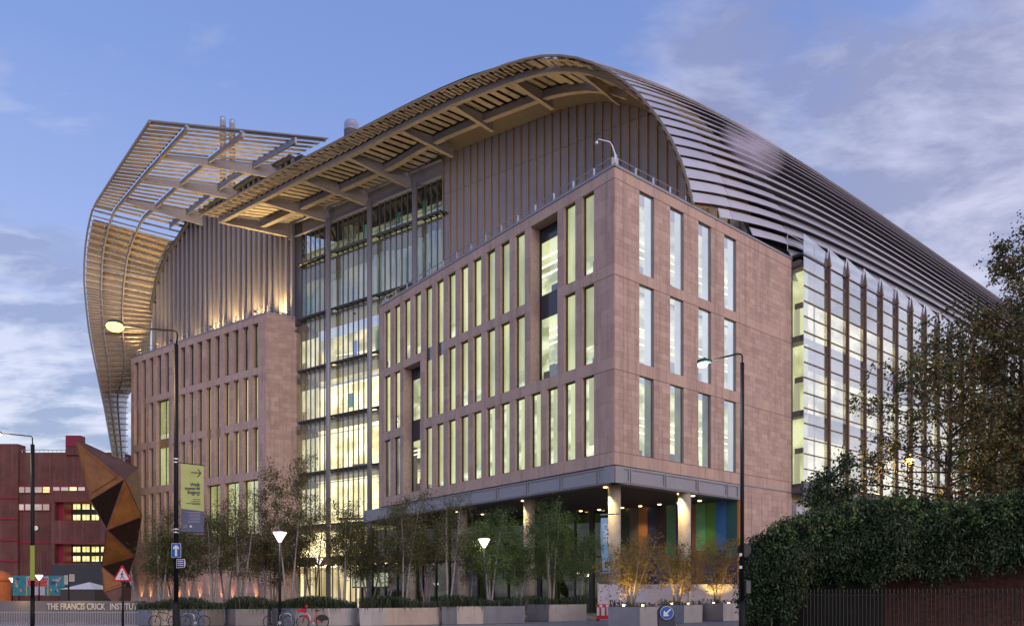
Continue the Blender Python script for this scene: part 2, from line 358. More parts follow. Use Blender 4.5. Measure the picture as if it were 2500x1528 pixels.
# openings running through the bands (double windows and bays): cut by rebuilding the bands
def cut_band(F, z0, z1, holes):
    global STONES
    keep = []
    for s in STONES:
        c = s[1]; zc = (c[4][2]+c[6][2])/2; mid = np.array([(c[4][0]+c[6][0])/2, (c[4][1]+c[6][1])/2]); a = float((mid-F.O)@F.d); b = float((mid-F.O)@F.n)
        if abs(b) < .3 and z0-.01 < zc < z1+.01 and any(p-.3 < a < q+.3 for p, q in holes): continue
        keep.append(s)
    STONES = keep
    for p, q in holes: pass
def rebuilt_wall():
    """Right wing wall rebuilt so bays and double windows pass through their floor bands."""
    b = MB(); F = FLf
    def run(z0, z1, holes, w, h, t=None):
        cur = 0
        for p, q in sorted(holes)+[(LW, LW)]:
            if p-cur > .02: b.fbox(F, cur, p, -.34, -.001, z0, z1); tile(F, cur, p, z0, z1, min(w, p-cur), h, t)
            cur = q
    run(11.15, 12.1, [], 1.35, 1, .55); run(12.1, 18.25, r3, .75, 1.25 if 0 else 1.23)
    run(18.25, 19.15, [bayL], 1.35, 1, .5); run(19.15, 25.2, r2, .75, 1.21)
    run(25.2, 26.0, [bayU, op(10), op(11)], 1.35, 1, .5); run(26.0, 32.2, r1, .75, 1.24); run(32.2, 33.05, [], 1.35, 1, .55)
    return b
STONES = []
wb = rebuilt_wall()
# ---- right wing, face along the side street
ro = [(2.7, 4.4), (6.35, 8.05), (9.97, 11.69), (13.55, 15.28)]
RW = 24.25
def right_wall():
    b = MB(); F = FRf
    def run(z0, z1, holes, w, h, t=None, a0=0.0, a1=RW):
        cur = a0
        for p, q in sorted(holes)+[(a1, a1)]:
            if p-cur > .02: b.fbox(F, cur, p, -.24, -.001, z0, z1); tile(F, cur, p, z0, z1, min(w, p-cur), h, t)
            cur = q
    run(11.15, 12.12, [], 1.2, 1, .6); run(12.12, 18.2, ro, .85, .44); run(18.2, 19.12, [], 1.2, 1, .6); run(19.12, 25.18, ro, .85, .44)
    run(25.18, 25.97, [], 1.2, 1, .6); run(25.97, 32.25, ro, .85, .44); run(32.25, 33.05, [], 1.1, 1, .55)
    run(GZ, 11.15, [], .95, .5, None, 16.4, RW)
    return b
merge(wb, right_wall())
wb.fbox(FRf, .6, RW-.3, -34, -.75, 32.6, 32.95)      # roof slab over the wing
WING = wb.build('wall', JOINT, RB)
for z in (12.08, 18.17, 25.13, 32.2):
    m = MB(); m.fbox(FRf, 0, RW, .045, .06, z, z+.05); m.fbox(FLf, 0, 2.0, .045, .06, z, z+.04); m.build('painted_shadow_line', MATS['stone joint and shadow line'] if z > 12.1 else mat('stone joint and shadow line', (.20, .12, .09), .9), WING)  # dark strips painted in for the shadow line at each stone band
m = MB(); m.fbox(FRf, .86, .89, .045, .058, 11.15, 33.0); m.build('movement_joint', MATS['stone joint and shadow line'], WING)
for a in (17.6, 19.2, 20.9, 22.5): m = MB(); m.fbox(FRf, a, a+.025, .045, .058, GZ, 10.4); m.build('movement_joint', MATS['stone joint and shadow line'], WING)
m = MB(); m.fbox(FRf, 16.4, RW, .05, .12, 11.12, 11.22); m.build('string_course', STEEL, WING)
cp = MB(); cp.fbox(FLf, -.12, LW, -.5, .12, 33.05, 33.22); cp.fbox(FRf, -.1, RW, -.5, .12, 33.05, 33.225); cp.build('coping', STEEL, RB)

for k in cols:
    rs = []
    for r, (z0, z1) in ((3, R3), (2, R2), (1, R1)):
        if r != 1 and k in (12, 13): continue
        if r != 3 and k in (2, 3): continue
        if k in (10, 11) and r == 1: continue
        if k in (10, 11) and r == 2: z1 = R1[1]
        a0, a1 = op(k)
        special = r == 3 and k <= 6
        o = window(FLf, a0, a1, z0, z1, -.20, BLIND if not (r == 3 and k >= 14) else ROOMD, .09, deep=.11, blind_to=.68 if special else 1.0, room2=ROOM if special else None)
        if k in (10, 11) and r == 2:
            m = MB(); m.fbox(FLf, a0+.1, a1-.1, -.39, -.30, 25.0, 26.3); m.build('spandrel', SPAN, o)
for (a0, a1), z0, z1, sp in ((bayU, 19.15, 32.2, [(24.6, 26.6), (31.0, 32.1)]), (bayL, 12.1, 25.2, [(17.6, 19.8), (24.0, 25.1)])):
    m = MB(); b = -.95; fw = .14
    for q in [(a0, a0+fw, z0, z1), (a1-fw, a1, z0, z1), (a0, a1, z0, z0+fw), (a0, a1, z1-fw, z1)]: m.fbox(FLf, q[0], q[1], b-.15, b, q[2], q[3])
    m.fbox(FLf, a0+.55, a0+.63, b-.1, b-.005, z0, sp[0][0])
    o = m.build('bay_window', FRAMEM, RB)
    m = MB(); m.fbox(FLf, a0+fw, a1-fw, b-.09, b-.07, z0+fw, z1-fw); m.build('pane', GLASS, o)
    m = MB(); m.fbox(FLf, a0-.4, a0, -1.15, -.341, z0, z1); m.fbox(FLf, a1, a1+.4, -1.15, -.341, z0, z1); m.fbox(FLf, a0-.4, a1+.4, -1.15, -.341, z1, z1+.4); m.fbox(FLf, a0-.4, a1+.4, -1.15, -.341, z0-.4, z0); m.build('reveal', JOINT, WING)
    for s0, s1 in sp: m = MB(); m.fbox(FLf, a0+fw, a1-fw, b-.06, b-.02, s0, s1); m.build('spandrel', SPAN, o)
    m = MB(); m.fbox(FLf, a0-.3, min(a1+11.0, 34.6), b-5.0, b-4.95, z0, z1); m.build('lit_interior', ROOM, o)
    m = MB()
    for zf in (z0-.3, 18.4, 25.3, z1+.1):
        if z0-.5 < zf < z1+.2: m.fbox(FLf, a0-.1, min(a1+11, 34.5), b-4.9, b-.35, zf-.2 if zf > z0 else zf, zf)
    m.build('floor_slab', mat('lit ceiling', (.75, .74, .6), .8, emit=(.9, .87, .55), es=.45), o)  # lamp light on the ceiling is put in as its own emission
    m = MB()
    for zz in (z0+4.9, z0+11.3):
        for j in range(3): m.fbox(FLf, a0+.4, min(a1+5.4, 34.3), b-1.3-j*1.2, b-1.05-j*1.2, zz, zz+.05)
    m.build('ceiling_light', STRIP, o)
    m = MB()
    for j in range(4): m.fbox(FLf, a0+.6+j*.75, a0+1.2+j*.75, b-.9, b-.6, z0+.2, z0+random.uniform(.8, 1.7))
    m.fbox(FLf, a0+.3, a1-.6, b-1.6, b-.8, sp[0][1]+.1, sp[0][1]+1.0)
    m.build('desk', mat('desk grey', (.10, .13, .18), .5), o)
for i, (a0, a1) in enumerate(ro):
    for r, (z0, z1) in enumerate([(12.12, 18.2), (19.12, 25.18), (25.97, 32.25)]):
        window(FRf, a0, a1, z0, z1, -.06, BLIND, .05, glass=GLASSR if r else GLASS, frame=FRAMEG, deep=.3, blind_to=-1, room2=ROOM if i < 4 else None)

# ---- fascia, soffit, colonnade
fa = MB(); fa.fbox(FLf, 0, LW+4, -1.0, -.12, 9.85, 11.1); fa.fbox(FRf, 0, 16.3, -1.0, -.12, 9.85, 11.1)
FAS = fa.build('fascia', STEEL, RB)
for F, L in ((FLf, LW), (FRf, 16.0)):
    x = .25; k = 0
    while x < L-1.4:
        w_ = 1.5 if k == 0 else 4.0; w_ = min(w_, L-x-.2)
        m = MB()
        for q in [(x, x+w_, 10.95, 11.05), (x, x+w_, 9.95, 10.08), (x, x+.12, 10.08, 10.95), (x+w_-.12, x+w_, 10.08, 10.95)]: m.fbox(F, q[0], q[1], -.12, -.04, q[2], q[3])
        m.build('fascia_panel', STEEL, FAS); x += w_+.12; k += 1
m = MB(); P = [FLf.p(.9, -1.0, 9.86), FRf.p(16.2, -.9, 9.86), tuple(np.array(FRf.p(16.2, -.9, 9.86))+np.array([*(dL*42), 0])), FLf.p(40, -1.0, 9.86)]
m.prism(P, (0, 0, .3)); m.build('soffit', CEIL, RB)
colO = np.array([(1500-CU)/FL*57.5, 57.5]); Fc = Fr(colO, dL, nL)
def S_on(u, O, d): k = (u-CU)/FL; return (O[0]-k*O[1])/(k*d[1]-d[0])
for u in (1500, 1292, 1129, 1005): 
    q = Fc.p(S_on(u, colO, dL), 0, 0); m = MB(); m.lathe((q[0], q[1], GZ), [(.49, 0), (.49, 9.86-GZ)], 24); o = m.build('column', CONC, RB, True)
for u, D in ((1671, 61.3), (1560+90, 74)): 
    if u > 1660: q = at(u, 1450, D); m = MB(); m.lathe((q[0], q[1], GZ), [(.52, 0), (.52, 9.86-GZ)], 24); m.build('column', CONC, RB, True)
# downlights in the soffit
dl = [(1478, 1189, None), (1658, 1205, 0), (1692, 1210, 0), (1563, 1235, 0), (1610, 1231, 0), (1657, 1227, 0), (1708, 1222, 0), (1519, 1239, 0), (1762, 1229, 0), (1714, 1233, 0), (1620, 1241, 0), (1576, 1244, 0), (1277, 1222, 0), (1117, 1249, 0), (1178, 1255, 0), (1418, 1247, 0), (1463, 1244, 0), (1024, 1286, 0)]
for i, (u, v, _) in enumerate(dl):
    D = (9.84-CZ)*FL/(HV-v); q = at(u, v, D); m = MB(); m.lathe((q[0], q[1], 9.80), [(.13, 0), (.17, .03), (.17, .07)], 12); m.build('downlight', DOWN, RB)
    if i in (0, 1, 3, 6, 12, 13):
        L = bpy.data.lights.new('downlight_lamp', 'SPOT'); L.energy = 950 if i < 2 else 520; L.color = (1, .72, .3); L.spot_size = 1.6; L.spot_blend = .6; L.shadow_soft_size = .12
        lo = bpy.data.objects.new('downlight_lamp', L); COL.objects.link(lo); lo.location = (q[0]-.3, q[1]-.45, 9.7)
# coloured panel wall behind the colonnade, parallel to the atrium front
pO = at(1806, 1450, 65.4); Fp = Fr((pO.x, pO.y), dA, nA)
pan = [(1806, 1800, (.55, .20, .04)), (1800, 1774, (.02, .10, .10)), (1774, 1748, (.03, .13, .35)), (1748, 1722, (.06, .20, .03)), (1722, 1699, (.10, .30, .14)), (1699, 1690, (.2, .08, .04)), (1690, 1650, (.05, .03, .12)), (1650, 1627, (.08, .22, .10)), (1627, 1604, (.03, .015, .01)), (1604, 1581, (.02, .02, .07)), (1581, 1559, (.30, .13, .04)), (1559, 1537, (.10, .08, .06)), (1537, 1516, (.02, .03, .01)), (1516, 1496, (.04, .05, .02))]
low = [(.45, .16, .03), (.01, .02, .10), (.01, .03, .12), (.02, .06, .3), (.2, .1, .06), (.03, .02, .12), (.04, .03, .14), (.03, .09, .1), (.05, .05, .15), (.02, .02, .09), (.14, .08, .05), (.2, .1, .06), (.1, .06, .04), (.03, .04, .02)]
for i, (u0, u1, c) in enumerate(pan):
    a0, a1 = S_on(u0, Fp.O, dA), S_on(u1, Fp.O, dA); zs = (4.9 if i % 2 else 5.6)
    for (z0, z1, cc) in ((zs, 9.84, c), (GZ, zs-.02, low[i])):
        if i == 0: z0, z1, cc = (GZ, 9.84, c) if z1 > 9 else (GZ, GZ+.02, c)
        m = MB(); m.fbox(Fp, a0+.012, a1-.012, -.2, random.uniform(0, .03), z0, z1); m.build('wall_panel', mat('coloured panel', cc, .35, var=.08), RB)
# cafe glazing further left, dim inside
cg = Fr(np.array(Fp.p(S_on(1496, Fp.O, dA), 0, 0)[:2]), np.array([-.80, .60]), np.array([-.60, -.80])); cl = 36
m = MB(); m.fbox(cg, 0, cl, -2.5, -2.4, GZ, 9.84); CI = m.build('cafe_interior', CAFE, RB)
m = MB(); m.fbox(cg, 0, cl, -.06, -.03, GZ, 9.84); m.build('cafe_glazing', glassmat('dark glass', (.5, .55, .5), .03, top=.35), RB)
for k in range(18):
    m = MB(); m.fbox(cg, k*2.1, k*2.1+(.5 if k % 3 == 1 else .14), -.15, .12, GZ, 9.84); m.build('mullion', FRAMEM, RB)
m = MB(); m.fbox(cg, 0, cl, -.12, .05, 5.2, 5.45); m.build('transom', FRAMEM, RB)
for k, (u, c) in enumerate(((1118, (.16, .01, .05)), (1030, (.18, .03, .05)))):
    m = MB(); a = S_on(u, cg.O, cg.d); m.fbox(cg, a, a+1.2, -1.2, -1.1, .5, 7); m.build('interior_screen', litmat('magenta interior', c, tuple(x*2 for x in c), .9), RB)

# ---- left wing
lo_ = lambda k: (1.63+2.14*k, 1.63+2.14*k+1.27)
RA, RBw, RC, RD = (32.16, 38.15), (25.2, 31.23), (18.2, 24.17), (9.6, 17.18)
LL = 33.74
bayK = (24.2, 25.24+2.2)      # tall bay, two modules at k=10..11
big3 = [(1.63, 4.95), (5.86, 9.25), (10.14, 13.4)]
rowsL = {'A': [lo_(k) for k in range(15)], 'B': [lo_(k) for k in range(15) if k not in (10, 11)]+[(23.03, 26.5)], 'C': [lo_(k) for k in range(15) if k not in (10, 11)]+[(23.03, 26.5)], 'D': big3+[lo_(k) for k in range(6, 15)]}
b = MB()
def runB(z0, z1, holes, w, h, t=None):
    cur = 0
    for p, q in sorted(holes)+[(LL, LL)]:
        if p-cur > .02: b.fbox(FB, cur, p, -.68, -.001, z0, z1); tile(FB, cur, p, z0, z1, min(w, p-cur), h, t)
        cur = q
dbl = [lo_(13), lo_(14)]
runB(GZ, 9.6, [], 1.4, .7); runB(9.6, 17.18, rowsL['D'], .9, 1.3); runB(17.18, 18.2, [], 1.5, 1, .5); runB(18.2, 24.17, rowsL['C'], .9, 1.2)
runB(24.17, 25.2, [lo_(4), lo_(5), (23.03, 26.5)], 1.5, 1, .5); runB(25.2, 31.23, rowsL['B'], .9, 1.2); runB(31.23, 32.16, dbl, 1.5, 1, .5); runB(32.16, 38.15, rowsL['A'], .9, 1.2); runB(38.15, 39.1, [], 1.5, 1, .55)
b.fbox(FBr, .02, 4.6, -1.3, -.001, GZ, 39.1); tile(FBr, 0, 4.3, GZ, 39.1, 1.1, .62)
b.fbox(FB, .3, LL-.2, -8.5, -1.35, 38.4, 39.0)
b.build('wall', JOINT, RB)
cp = MB(); cp.fbox(FB, -.1, LL+.1, -1.4, .12, 39.1, 39.26); cp.fbox(FBr, 0, 4.3, -1.4, .12, 39.1, 39.262); cp.build('coping', STEEL, RB)
for rn, (z0, z1) in (('A', RA), ('B', RBw), ('C', RC), ('D', RD)):
    for a0, a1 in rowsL[rn]:
        wide = a1-a0 > 1.5
        window(FB, a0, a1, z0, z1, -.52, BLIND if 2 < a1-a0 else (BLINDL if rn != 'A' else ROOMD), .12, deep=.13, blind_to=1.0, mull=(((a0+a1)/2,) if wide else ()))
for a0, a1, z0, z1 in ((23.03, 26.5, 24.0, 25.4), (*lo_(4), 24.0, 25.4), (*lo_(5), 24.0, 25.4), (*lo_(13), 31.0, 32.4), (*lo_(14), 31.0, 32.4)):
    m = MB(); m.fbox(FB, a0-.05, a1+.05, -.64, -.50, z0, z1); m.build('spandrel', MATS['bronze fin'], RB)
b = MB(); b.fbox(FB, LL, LL+3.6, -3.2, -2.6, GZ, 38.6); b.build('end_wall', mat('grey brick wall', (.13, .125, .15), .85, var=.25, vscale=3, bump=.3), RB)

# ---- single stones
STONES.sort(key=lambda s: s[0])
SM = MB()
BF = [(0, 1, 5, 4), (1, 2, 6, 5), (2, 3, 7, 6), (3, 0, 4, 7), (4, 5, 6, 7)]
for i, (_, c, t) in enumerate(STONES):
    if i < 300: m = MB(); m.add(c, BF, 0, t); m.build('stone', STONE, WING)
    else: SM.add(c, BF, 0, t)
SM.build('stone', STONE, RB, kind='stuff')
print('stones', len(STONES))

# ---- handrails on the wing roofs, mast camera
def handrail(F, a0, a1, z, b, step, h=1.05):
    m = MB(); m.tube([F.p(a0, b, z+h), F.p(a1, b, z+h)], .035, 6); m.tube([F.p(a0, b, z+h*.55), F.p(a1, b, z+h*.55)], .025, 6); o = m.build('handrail', BRASS, RB)
    n = max(2, round((a1-a0)/step))
    for i in range(n+1):
        m = MB(); q = F.p(a0+(a1-a0)*i/n, b, z); m.fbox(F, a0+(a1-a0)*i/n-.05, a0+(a1-a0)*i/n+.05, b-.06, b+.06, z, z+h); m.build('rail_post', BRASS, o)
handrail(FLf, .3, 34.5, 33.2, -.5, 2.3); handrail(FRf, .9, 11.2, 33.2, -.55, 2.1); handrail(FB, .4, 33.2, 39.2, -.6, 2.3, 1.2); handrail(FBr, .3, 3.8, 39.2, -.6, 1.8, 1.2)
# ---- left wing floodlights behind the parapet
# ================================================================== roof shell and canopies
EP = np.array([[7.75, 52.01], [-1.55, 52.34], [-10.29, 52.69], [-17.48, 52.76], [-24.03, 52.83], [-29.17, 52.88], [-34.01, 52.8], [-37.14, 52.6], [-39.93, 52.3], [-43.4, 51.96], [-46.02, 51.38], [-47.93, 50.68], [-49.77, 49.79], [-52.13, 48.16], [-53.95, 46.56], [-55.5, 44.91], [-56.8, 43.11], [-57.84, 41.55], [-58.68, 39.99], [-59.39, 38.48], [-60.1, 36.61], [-60.61, 34.83], [-60.95, 33.22], [-61.15, 31.5], [-61.25, 29.5], [-61.3, 27.5]])
arc = np.concatenate([[0], np.cumsum(np.linalg.norm(np.diff(EP, axis=0), axis=1))])
def Earc(l): return np.array([np.interp(l, arc, EP[:, 0]), np.interp(l, arc, EP[:, 1])])
def Enorm(l):
    t = Earc(min(l+1.2, arc[-1]))-Earc(max(l-1.2, 0)); t /= np.linalg.norm(t); n = np.array([t[1], -t[0]])
    return n if (n[0] < 0 or n[1] > 0) and not n[1] < -.3 else -n
def shell(l, w, off=0.0):
    p = Earc(l); n = Enorm(l); o = -2.0*(1-math.exp(-w/40))+off; p = p+n*o; z = p[1]+6*(1-math.exp(-w/20))
    q = E0+dA*p[0]+dR*w; return (q[0], q[1], z)
def lE(s): return float(np.interp(-s, -EP[:, 0], arc))
IA = [(2.46, 52.15), (-5.1, 52.13), (-12.9, 52.1), (-20.5, 52.09), (-24.8, 52.5), (-32.9, 52.26), (-36.7, 52.1), (-40.6, 52.0), (-42.5, 51.77), (-44.4, 51.36), (-46.4, 50.69), (-48.3, 49.77), (-50.2, 48.51), (-52.2, 46.8), (-54.2, 44.6), (-56.4, 41.5), (-58.2, 38.5), (-59.5, 35.8), (-60.4, 33.2)]
def zIA(s): return float(np.interp(-s, [-a for a, _ in IA], [z for _, z in IA]))
def can(s, f, dz=0.0):
    """Point under the right canopy: f=0 the leading edge, f=1 the front wall plane."""
    zE = float(np.interp(-s, -EP[:, 0], EP[:, 1])); k = min(max((s+34)/41.75, 0), 1); sA = s-5.3*k
    lift = min(max((-s-20)/8, 0), 1)*.75
    e = E0+dA*s; a = A0+dA*sA; q = e*(1-f)+a*f
    return (q[0], q[1], zE*(1-f)+(zIA(sA)+lift)*f+dz)
ROOF = thing_part = bpy.data.objects.new('louvred_roof', None)
MBr = MB(); ls = np.linspace(0, arc[-1]-1, 60); ws = [9.5, 14, 20, 30, 45, 65, 90, 120, 150]
vs = [shell(l, w, -.55) for l in ls for w in ws]; nW = len(ws)
fs = [(i*nW+j, i*nW+j+1, (i+1)*nW+j+1, (i+1)*nW+j) for i in range(len(ls)-1) for j in range(nW-1)]
MBr.add(vs, fs)
l0 = lE(-46.5); ls2 = np.linspace(l0, arc[22], 24)      # inner skin of the overhanging arch
vs = [shell(l, w, -.30) for l in ls2 for w in (.05, 3, 6, 9.6)]; fs = [(i*4+j, i*4+j+1, (i+1)*4+j+1, (i+1)*4+j) for i in range(23) for j in range(3)]
ROOF = MBr.build('roof_skin_and_gap_shade', SKIN_SHADE, RB)
MBo = MB(); MBo.add(vs, fs); MBo.build('arch_lining', GOLD, RB)
# side wall below the shell, behind the glass bays
rows = np.arange(l0-9, arc[-1]-.8, 1.10); panels = []
wseg = [0, 5.4]+list(np.cumsum([9.0]*14)+5.4)
rg = random.Random(3)
for ri, l in enumerate(rows):
    for k in range(len(wseg)-1):
        w0, w1 = wseg[k]+(.04 if k else 0), wseg[k+1]-.04
        while l+.9 > arc[22]-.6 and w0 < 15.2 and shell(l+1.0, w0)[2] < 33.32: w0 += .3
        if w1-w0 < .6: continue
        if l < l0 and w0 < 9: w0 = 9.1
        if w1 > 135: continue
        gap = .10 + .19*min(1, (w0+4)/16)
        sub = 4; pts = []
        for off in (0.0, .07):
            for i in range(sub+1):
                w = w0+(w1-w0)*i/sub
                pts.append((shell(l+gap, w, off-.06), shell(l+1.08, w, off+.02+.22*min(1, w/12))))
        lo, hi = pts[:sub+1], pts[sub+1:]
        vsx = [p for q in lo for p in q]+[p for q in hi for p in q]; n2 = 2*(sub+1); fx = []
        for i in range(sub):
            a, c = 2*i, n2+2*i
            fx += [(c, c+1, c+3, c+2), (a, a+2, a+3, a+1), (a, c, c+2, a+2), (a+1, a+3, c+3, c+1)]
        fx += [(0, 1, n2+1, n2), (n2-2, 2*n2-2, 2*n2-1, n2-1)]
        mid = shell(l+.5, (w0+w1)/2); d = math.hypot(mid[0], mid[1])
        perf = (l > arc[-1]-9.5+.05*w0 and 14 < w0 < 70)
        panels.append((d, vsx, fx, rg.random(), perf, ri, k, l, w0, w1))
panels.sort(key=lambda p: p[0]); far = MB(); cnt = 0
for d, vsx, fx, t, perf, ri, k, l, w0, w1 in panels:
    if cnt < 290:
        m = MB(); m.add(vsx, fx, 0, t); o = m.build('shell_panel', SHELLG if perf else SHELLM, ROOF); cnt += 1
    else: far.add(vsx, fx, 1 if perf else 0, t)
far.build('shell_panel', [SHELLM, SHELLG], ROOF, kind='stuff')
# perforated panels carry fine blades
pb = MB()
for d, vsx, fx, t, perf, ri, k, l, w0, w1 in panels:
    if perf and d < 120:
        for j in range(5):
            a = l+.25+j*.17; N_ = 3
            for i in range(N_):
                p, q = w0+(w1-w0)*i/N_, w0+(w1-w0)*(i+1)/N_
                pb.slab([shell(a, p, .09), shell(a, q, .09), shell(a+.07, q, .09), shell(a+.07, p, .09)], .02)
pb.build('fine_blade', STEEL, ROOF, kind='stuff')

# ---- right canopy blades, ribs, beams, edge
nb = 0; s = 7.2; CAN = None
m = MB(); n = 40
edge = [Earc(x) for x in np.linspace(0, arc[22], n)]
for i in range(n-1):
    (s0, z0), (s1, z1) = edge[i], edge[i+1]
    p, q = E0+dA*s0, E0+dA*s1
    nx = -dR*.12
    t_ = np.array([s1-s0, z1-z0]); t_ /= np.linalg.norm(t_); nn = np.array([t_[1], -t_[0]]); nn = nn if nn[1] > -.2 else -nn
    a = [(p[0], p[1], z0), (q[0], q[1], z1)]
    def sh(s_, z_, o, dd): r = E0+dA*(s_+nn[0]*o)+dR*dd; return (r[0], r[1], z_+nn[1]*o)
    m.box8([sh(s0, z0, -.10, -.06), sh(s1, z1, -.10, -.06), sh(s1, z1, -.10, .1), sh(s0, z0, -.10, .1), sh(s0, z0, .07, -.06), sh(s1, z1, .07, -.06), sh(s1, z1, .07, .1), sh(s0, z0, .07, .1)])
CANOPY = m.build('canopy_edge', EDGEM, RB)
m = MB(); ss = np.linspace(6.6, -46.0, 40); fz = (.03, .3, .6, .90)
vs = [can(a, f_, .42-.25*min(1, max(0, (-a-38)/6))) for a in ss for f_ in fz]; m.add(vs, [(i*4+j, i*4+j+1, (i+1)*4+j+1, (i+1)*4+j) for i in range(39) for j in range(3)]); m.build('roof_skin_and_gap_shade', SKIN_SHADE, RB)  # added dark sheet above the blades, puts shade into their gaps
while s > -50.5:
    m = MB(); nb += 1
    cutf = 1.0 if s > -24 else .74
    for f0, f1, dz in ((.02, .205, .06), (.235, .64, .12), (.665, cutf, .12)):
        if f1 <= f0: continue
        w_ = .56 if f0 < .1 else .56; tl = .10 if f0 < .1 else .08; dz = dz if s > -44 else dz-.25
        A_, B_ = np.array(can(s, f0, dz)), np.array(can(s, f1, dz)); sl = can(s-w_, f0, dz); sr = can(s-w_, f1, dz)
        up_ = np.array([0, 0, tl])
        q = [A_, B_, np.array(sr)+up_, np.array(sl)+up_]
        m.slab([tuple(x) for x in q], .05, 0, random.random())
        if f0 < .1:      # curved nose of the outer blade
            m.slab([tuple(np.array(can(s-.1, .06, -.12))), tuple(np.array(can(s-.1, .19, -.12))), tuple(np.array(can(s-.34, .19, -.14))), tuple(np.array(can(s-.34, .06, -.14)))], .04)
    m.build('louvre', BLADE, CANOPY); s -= 1.08
for f, dep, wid in ((.22, .62, .16), (.65, .85, .2)):
    m = MB(); ss = np.linspace(7.6 if f < .5 else 7.0, -56 if f < .5 else -50.5, 44)
    for i in range(len(ss)-1):
        a, c = can(ss[i], f, 0), can(ss[i+1], f, 0)
        df = wid/9.0
        a2, c2 = can(ss[i], f+df, 0), can(ss[i+1], f+df, 0)
        dn = lambda p, z: (p[0], p[1], p[2]-z)
        m.box8([dn(a, dep), dn(c, dep), dn(c2, dep), dn(a2, dep), dn(a, .02), dn(c, .02), dn(c2, .02), dn(a2, .02)])
        m.box8([dn(can(ss[i], f-df, 0), dep+.07), dn(can(ss[i+1], f-df, 0), dep+.07), dn(can(ss[i+1], f+2*df, 0), dep+.07), dn(can(ss[i], f+2*df, 0), dep+.07), dn(can(ss[i], f-df, 0), dep), dn(can(ss[i+1], f-df, 0), dep), dn(can(ss[i+1], f+2*df, 0), dep), dn(can(ss[i], f+2*df, 0), dep)])
    m.m = [0 if (i_//6) % 2 == 0 else 1 for i_ in range(len(m.f))]; m.build('rib', [BEAMM, BLADE], CANOPY)  # lower flange takes the warm louvre colour for light from below
for sb in (7.4, -1.2, -9.4, -17.6, -26.0, -33.6, -41.2, -48.7):
    m = MB(); fe = 1.0 if sb > -20 else .80; zi = 1.75 if sb > -20 else 1.35
    if sb == -26.0: fe, zi = .92, 1.5
    a, c = can(sb, .22, -.05), can(sb, fe, -.02); a2, c2 = can(sb-.16, .22, -.05), can(sb-.16, fe, -.02); dn = lambda p, z: (p[0], p[1], p[2]-z)
    m.box8([dn(a, .62), dn(c, zi), dn(c2, zi), dn(a2, .62), a, c, c2, a2])
    a3, c3 = can(sb+.16, .22, -.05), can(sb+.16, fe, -.02); a4, c4 = can(sb-.32, .22, -.05), can(sb-.32, fe, -.02)
    m.box8([dn(a3, .70), dn(c3, zi+.08), dn(c4, zi+.08), dn(a4, .70), dn(a3, .62), dn(c3, zi), dn(c4, zi), dn(a4, .62)])
    m.m = [0]*6+[1]*6; m.build('beam', [BEAMM, BLADE], CANOPY)  # underside flange coloured warm as if uplit
# solid soffit strip in front of the gable
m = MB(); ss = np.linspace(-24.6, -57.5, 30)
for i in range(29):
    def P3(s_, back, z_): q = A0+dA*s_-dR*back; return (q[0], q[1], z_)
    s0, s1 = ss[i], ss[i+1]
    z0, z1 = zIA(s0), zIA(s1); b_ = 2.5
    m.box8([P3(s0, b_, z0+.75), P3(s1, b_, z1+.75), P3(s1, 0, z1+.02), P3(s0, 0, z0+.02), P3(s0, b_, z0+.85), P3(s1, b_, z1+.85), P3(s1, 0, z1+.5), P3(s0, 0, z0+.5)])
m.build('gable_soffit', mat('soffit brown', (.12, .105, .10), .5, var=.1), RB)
# fascia over the atrium with its rail
m = MB(); m.fbox(FA, -24.9, 2.6, -.3, .05, 50.15, 52.1); m.build('atrium_fascia', STEEL, RB)
for z in (50.1, 52.0):
    m = MB(); m.tube([FA.p(-24.8, .25, z), FA.p(2.6, .25, z)], .14, 8); m.build('rail_tube', STEEL, RB)
# ---- gable wall with fins, right
def gable(F, s_list, zb, ztop, pw, joint, fin_d, fin_w, mp, mf):
    for i, (sa, sb_) in enumerate(zip(s_list[:-1], s_list[1:])):
        z0, z1 = ztop(sa), ztop(sb_)
        o = None
        for za, zb2 in ((zb, joint), (joint+.05, None)):
            m = MB(); ta, tb = (zb2, zb2) if zb2 else (z0, z1)
            ta, tb = min(ta, z0), min(tb, z1)
            if min(ta, tb) <= za: continue
            m.box8([F.p(sa, -.1, za), F.p(sb_, -.1, za), F.p(sb_, 0, za), F.p(sa, 0, za), F.p(sa, -.1, ta), F.p(sb_, -.1, tb), F.p(sb_, 0, tb), F.p(sa, 0, ta)])
            m.build('cladding_panel', mp, RB)
        zt_ = min(z0, z1)
        m = MB(); m.fbox(F, sa-fin_w/2, sa+fin_w/2, 0, fin_d, zb, z0-.02); m.build('fin', mf, RB)
sl_ = [-24.9-.985*i for i in range(37)]
sl_ = [x for x in sl_ if x > -60.6]
gable(FA, sl_, 32.9, lambda s_: zIA(s_), 1, 48.0, .20, .10, GABLE, FINM)
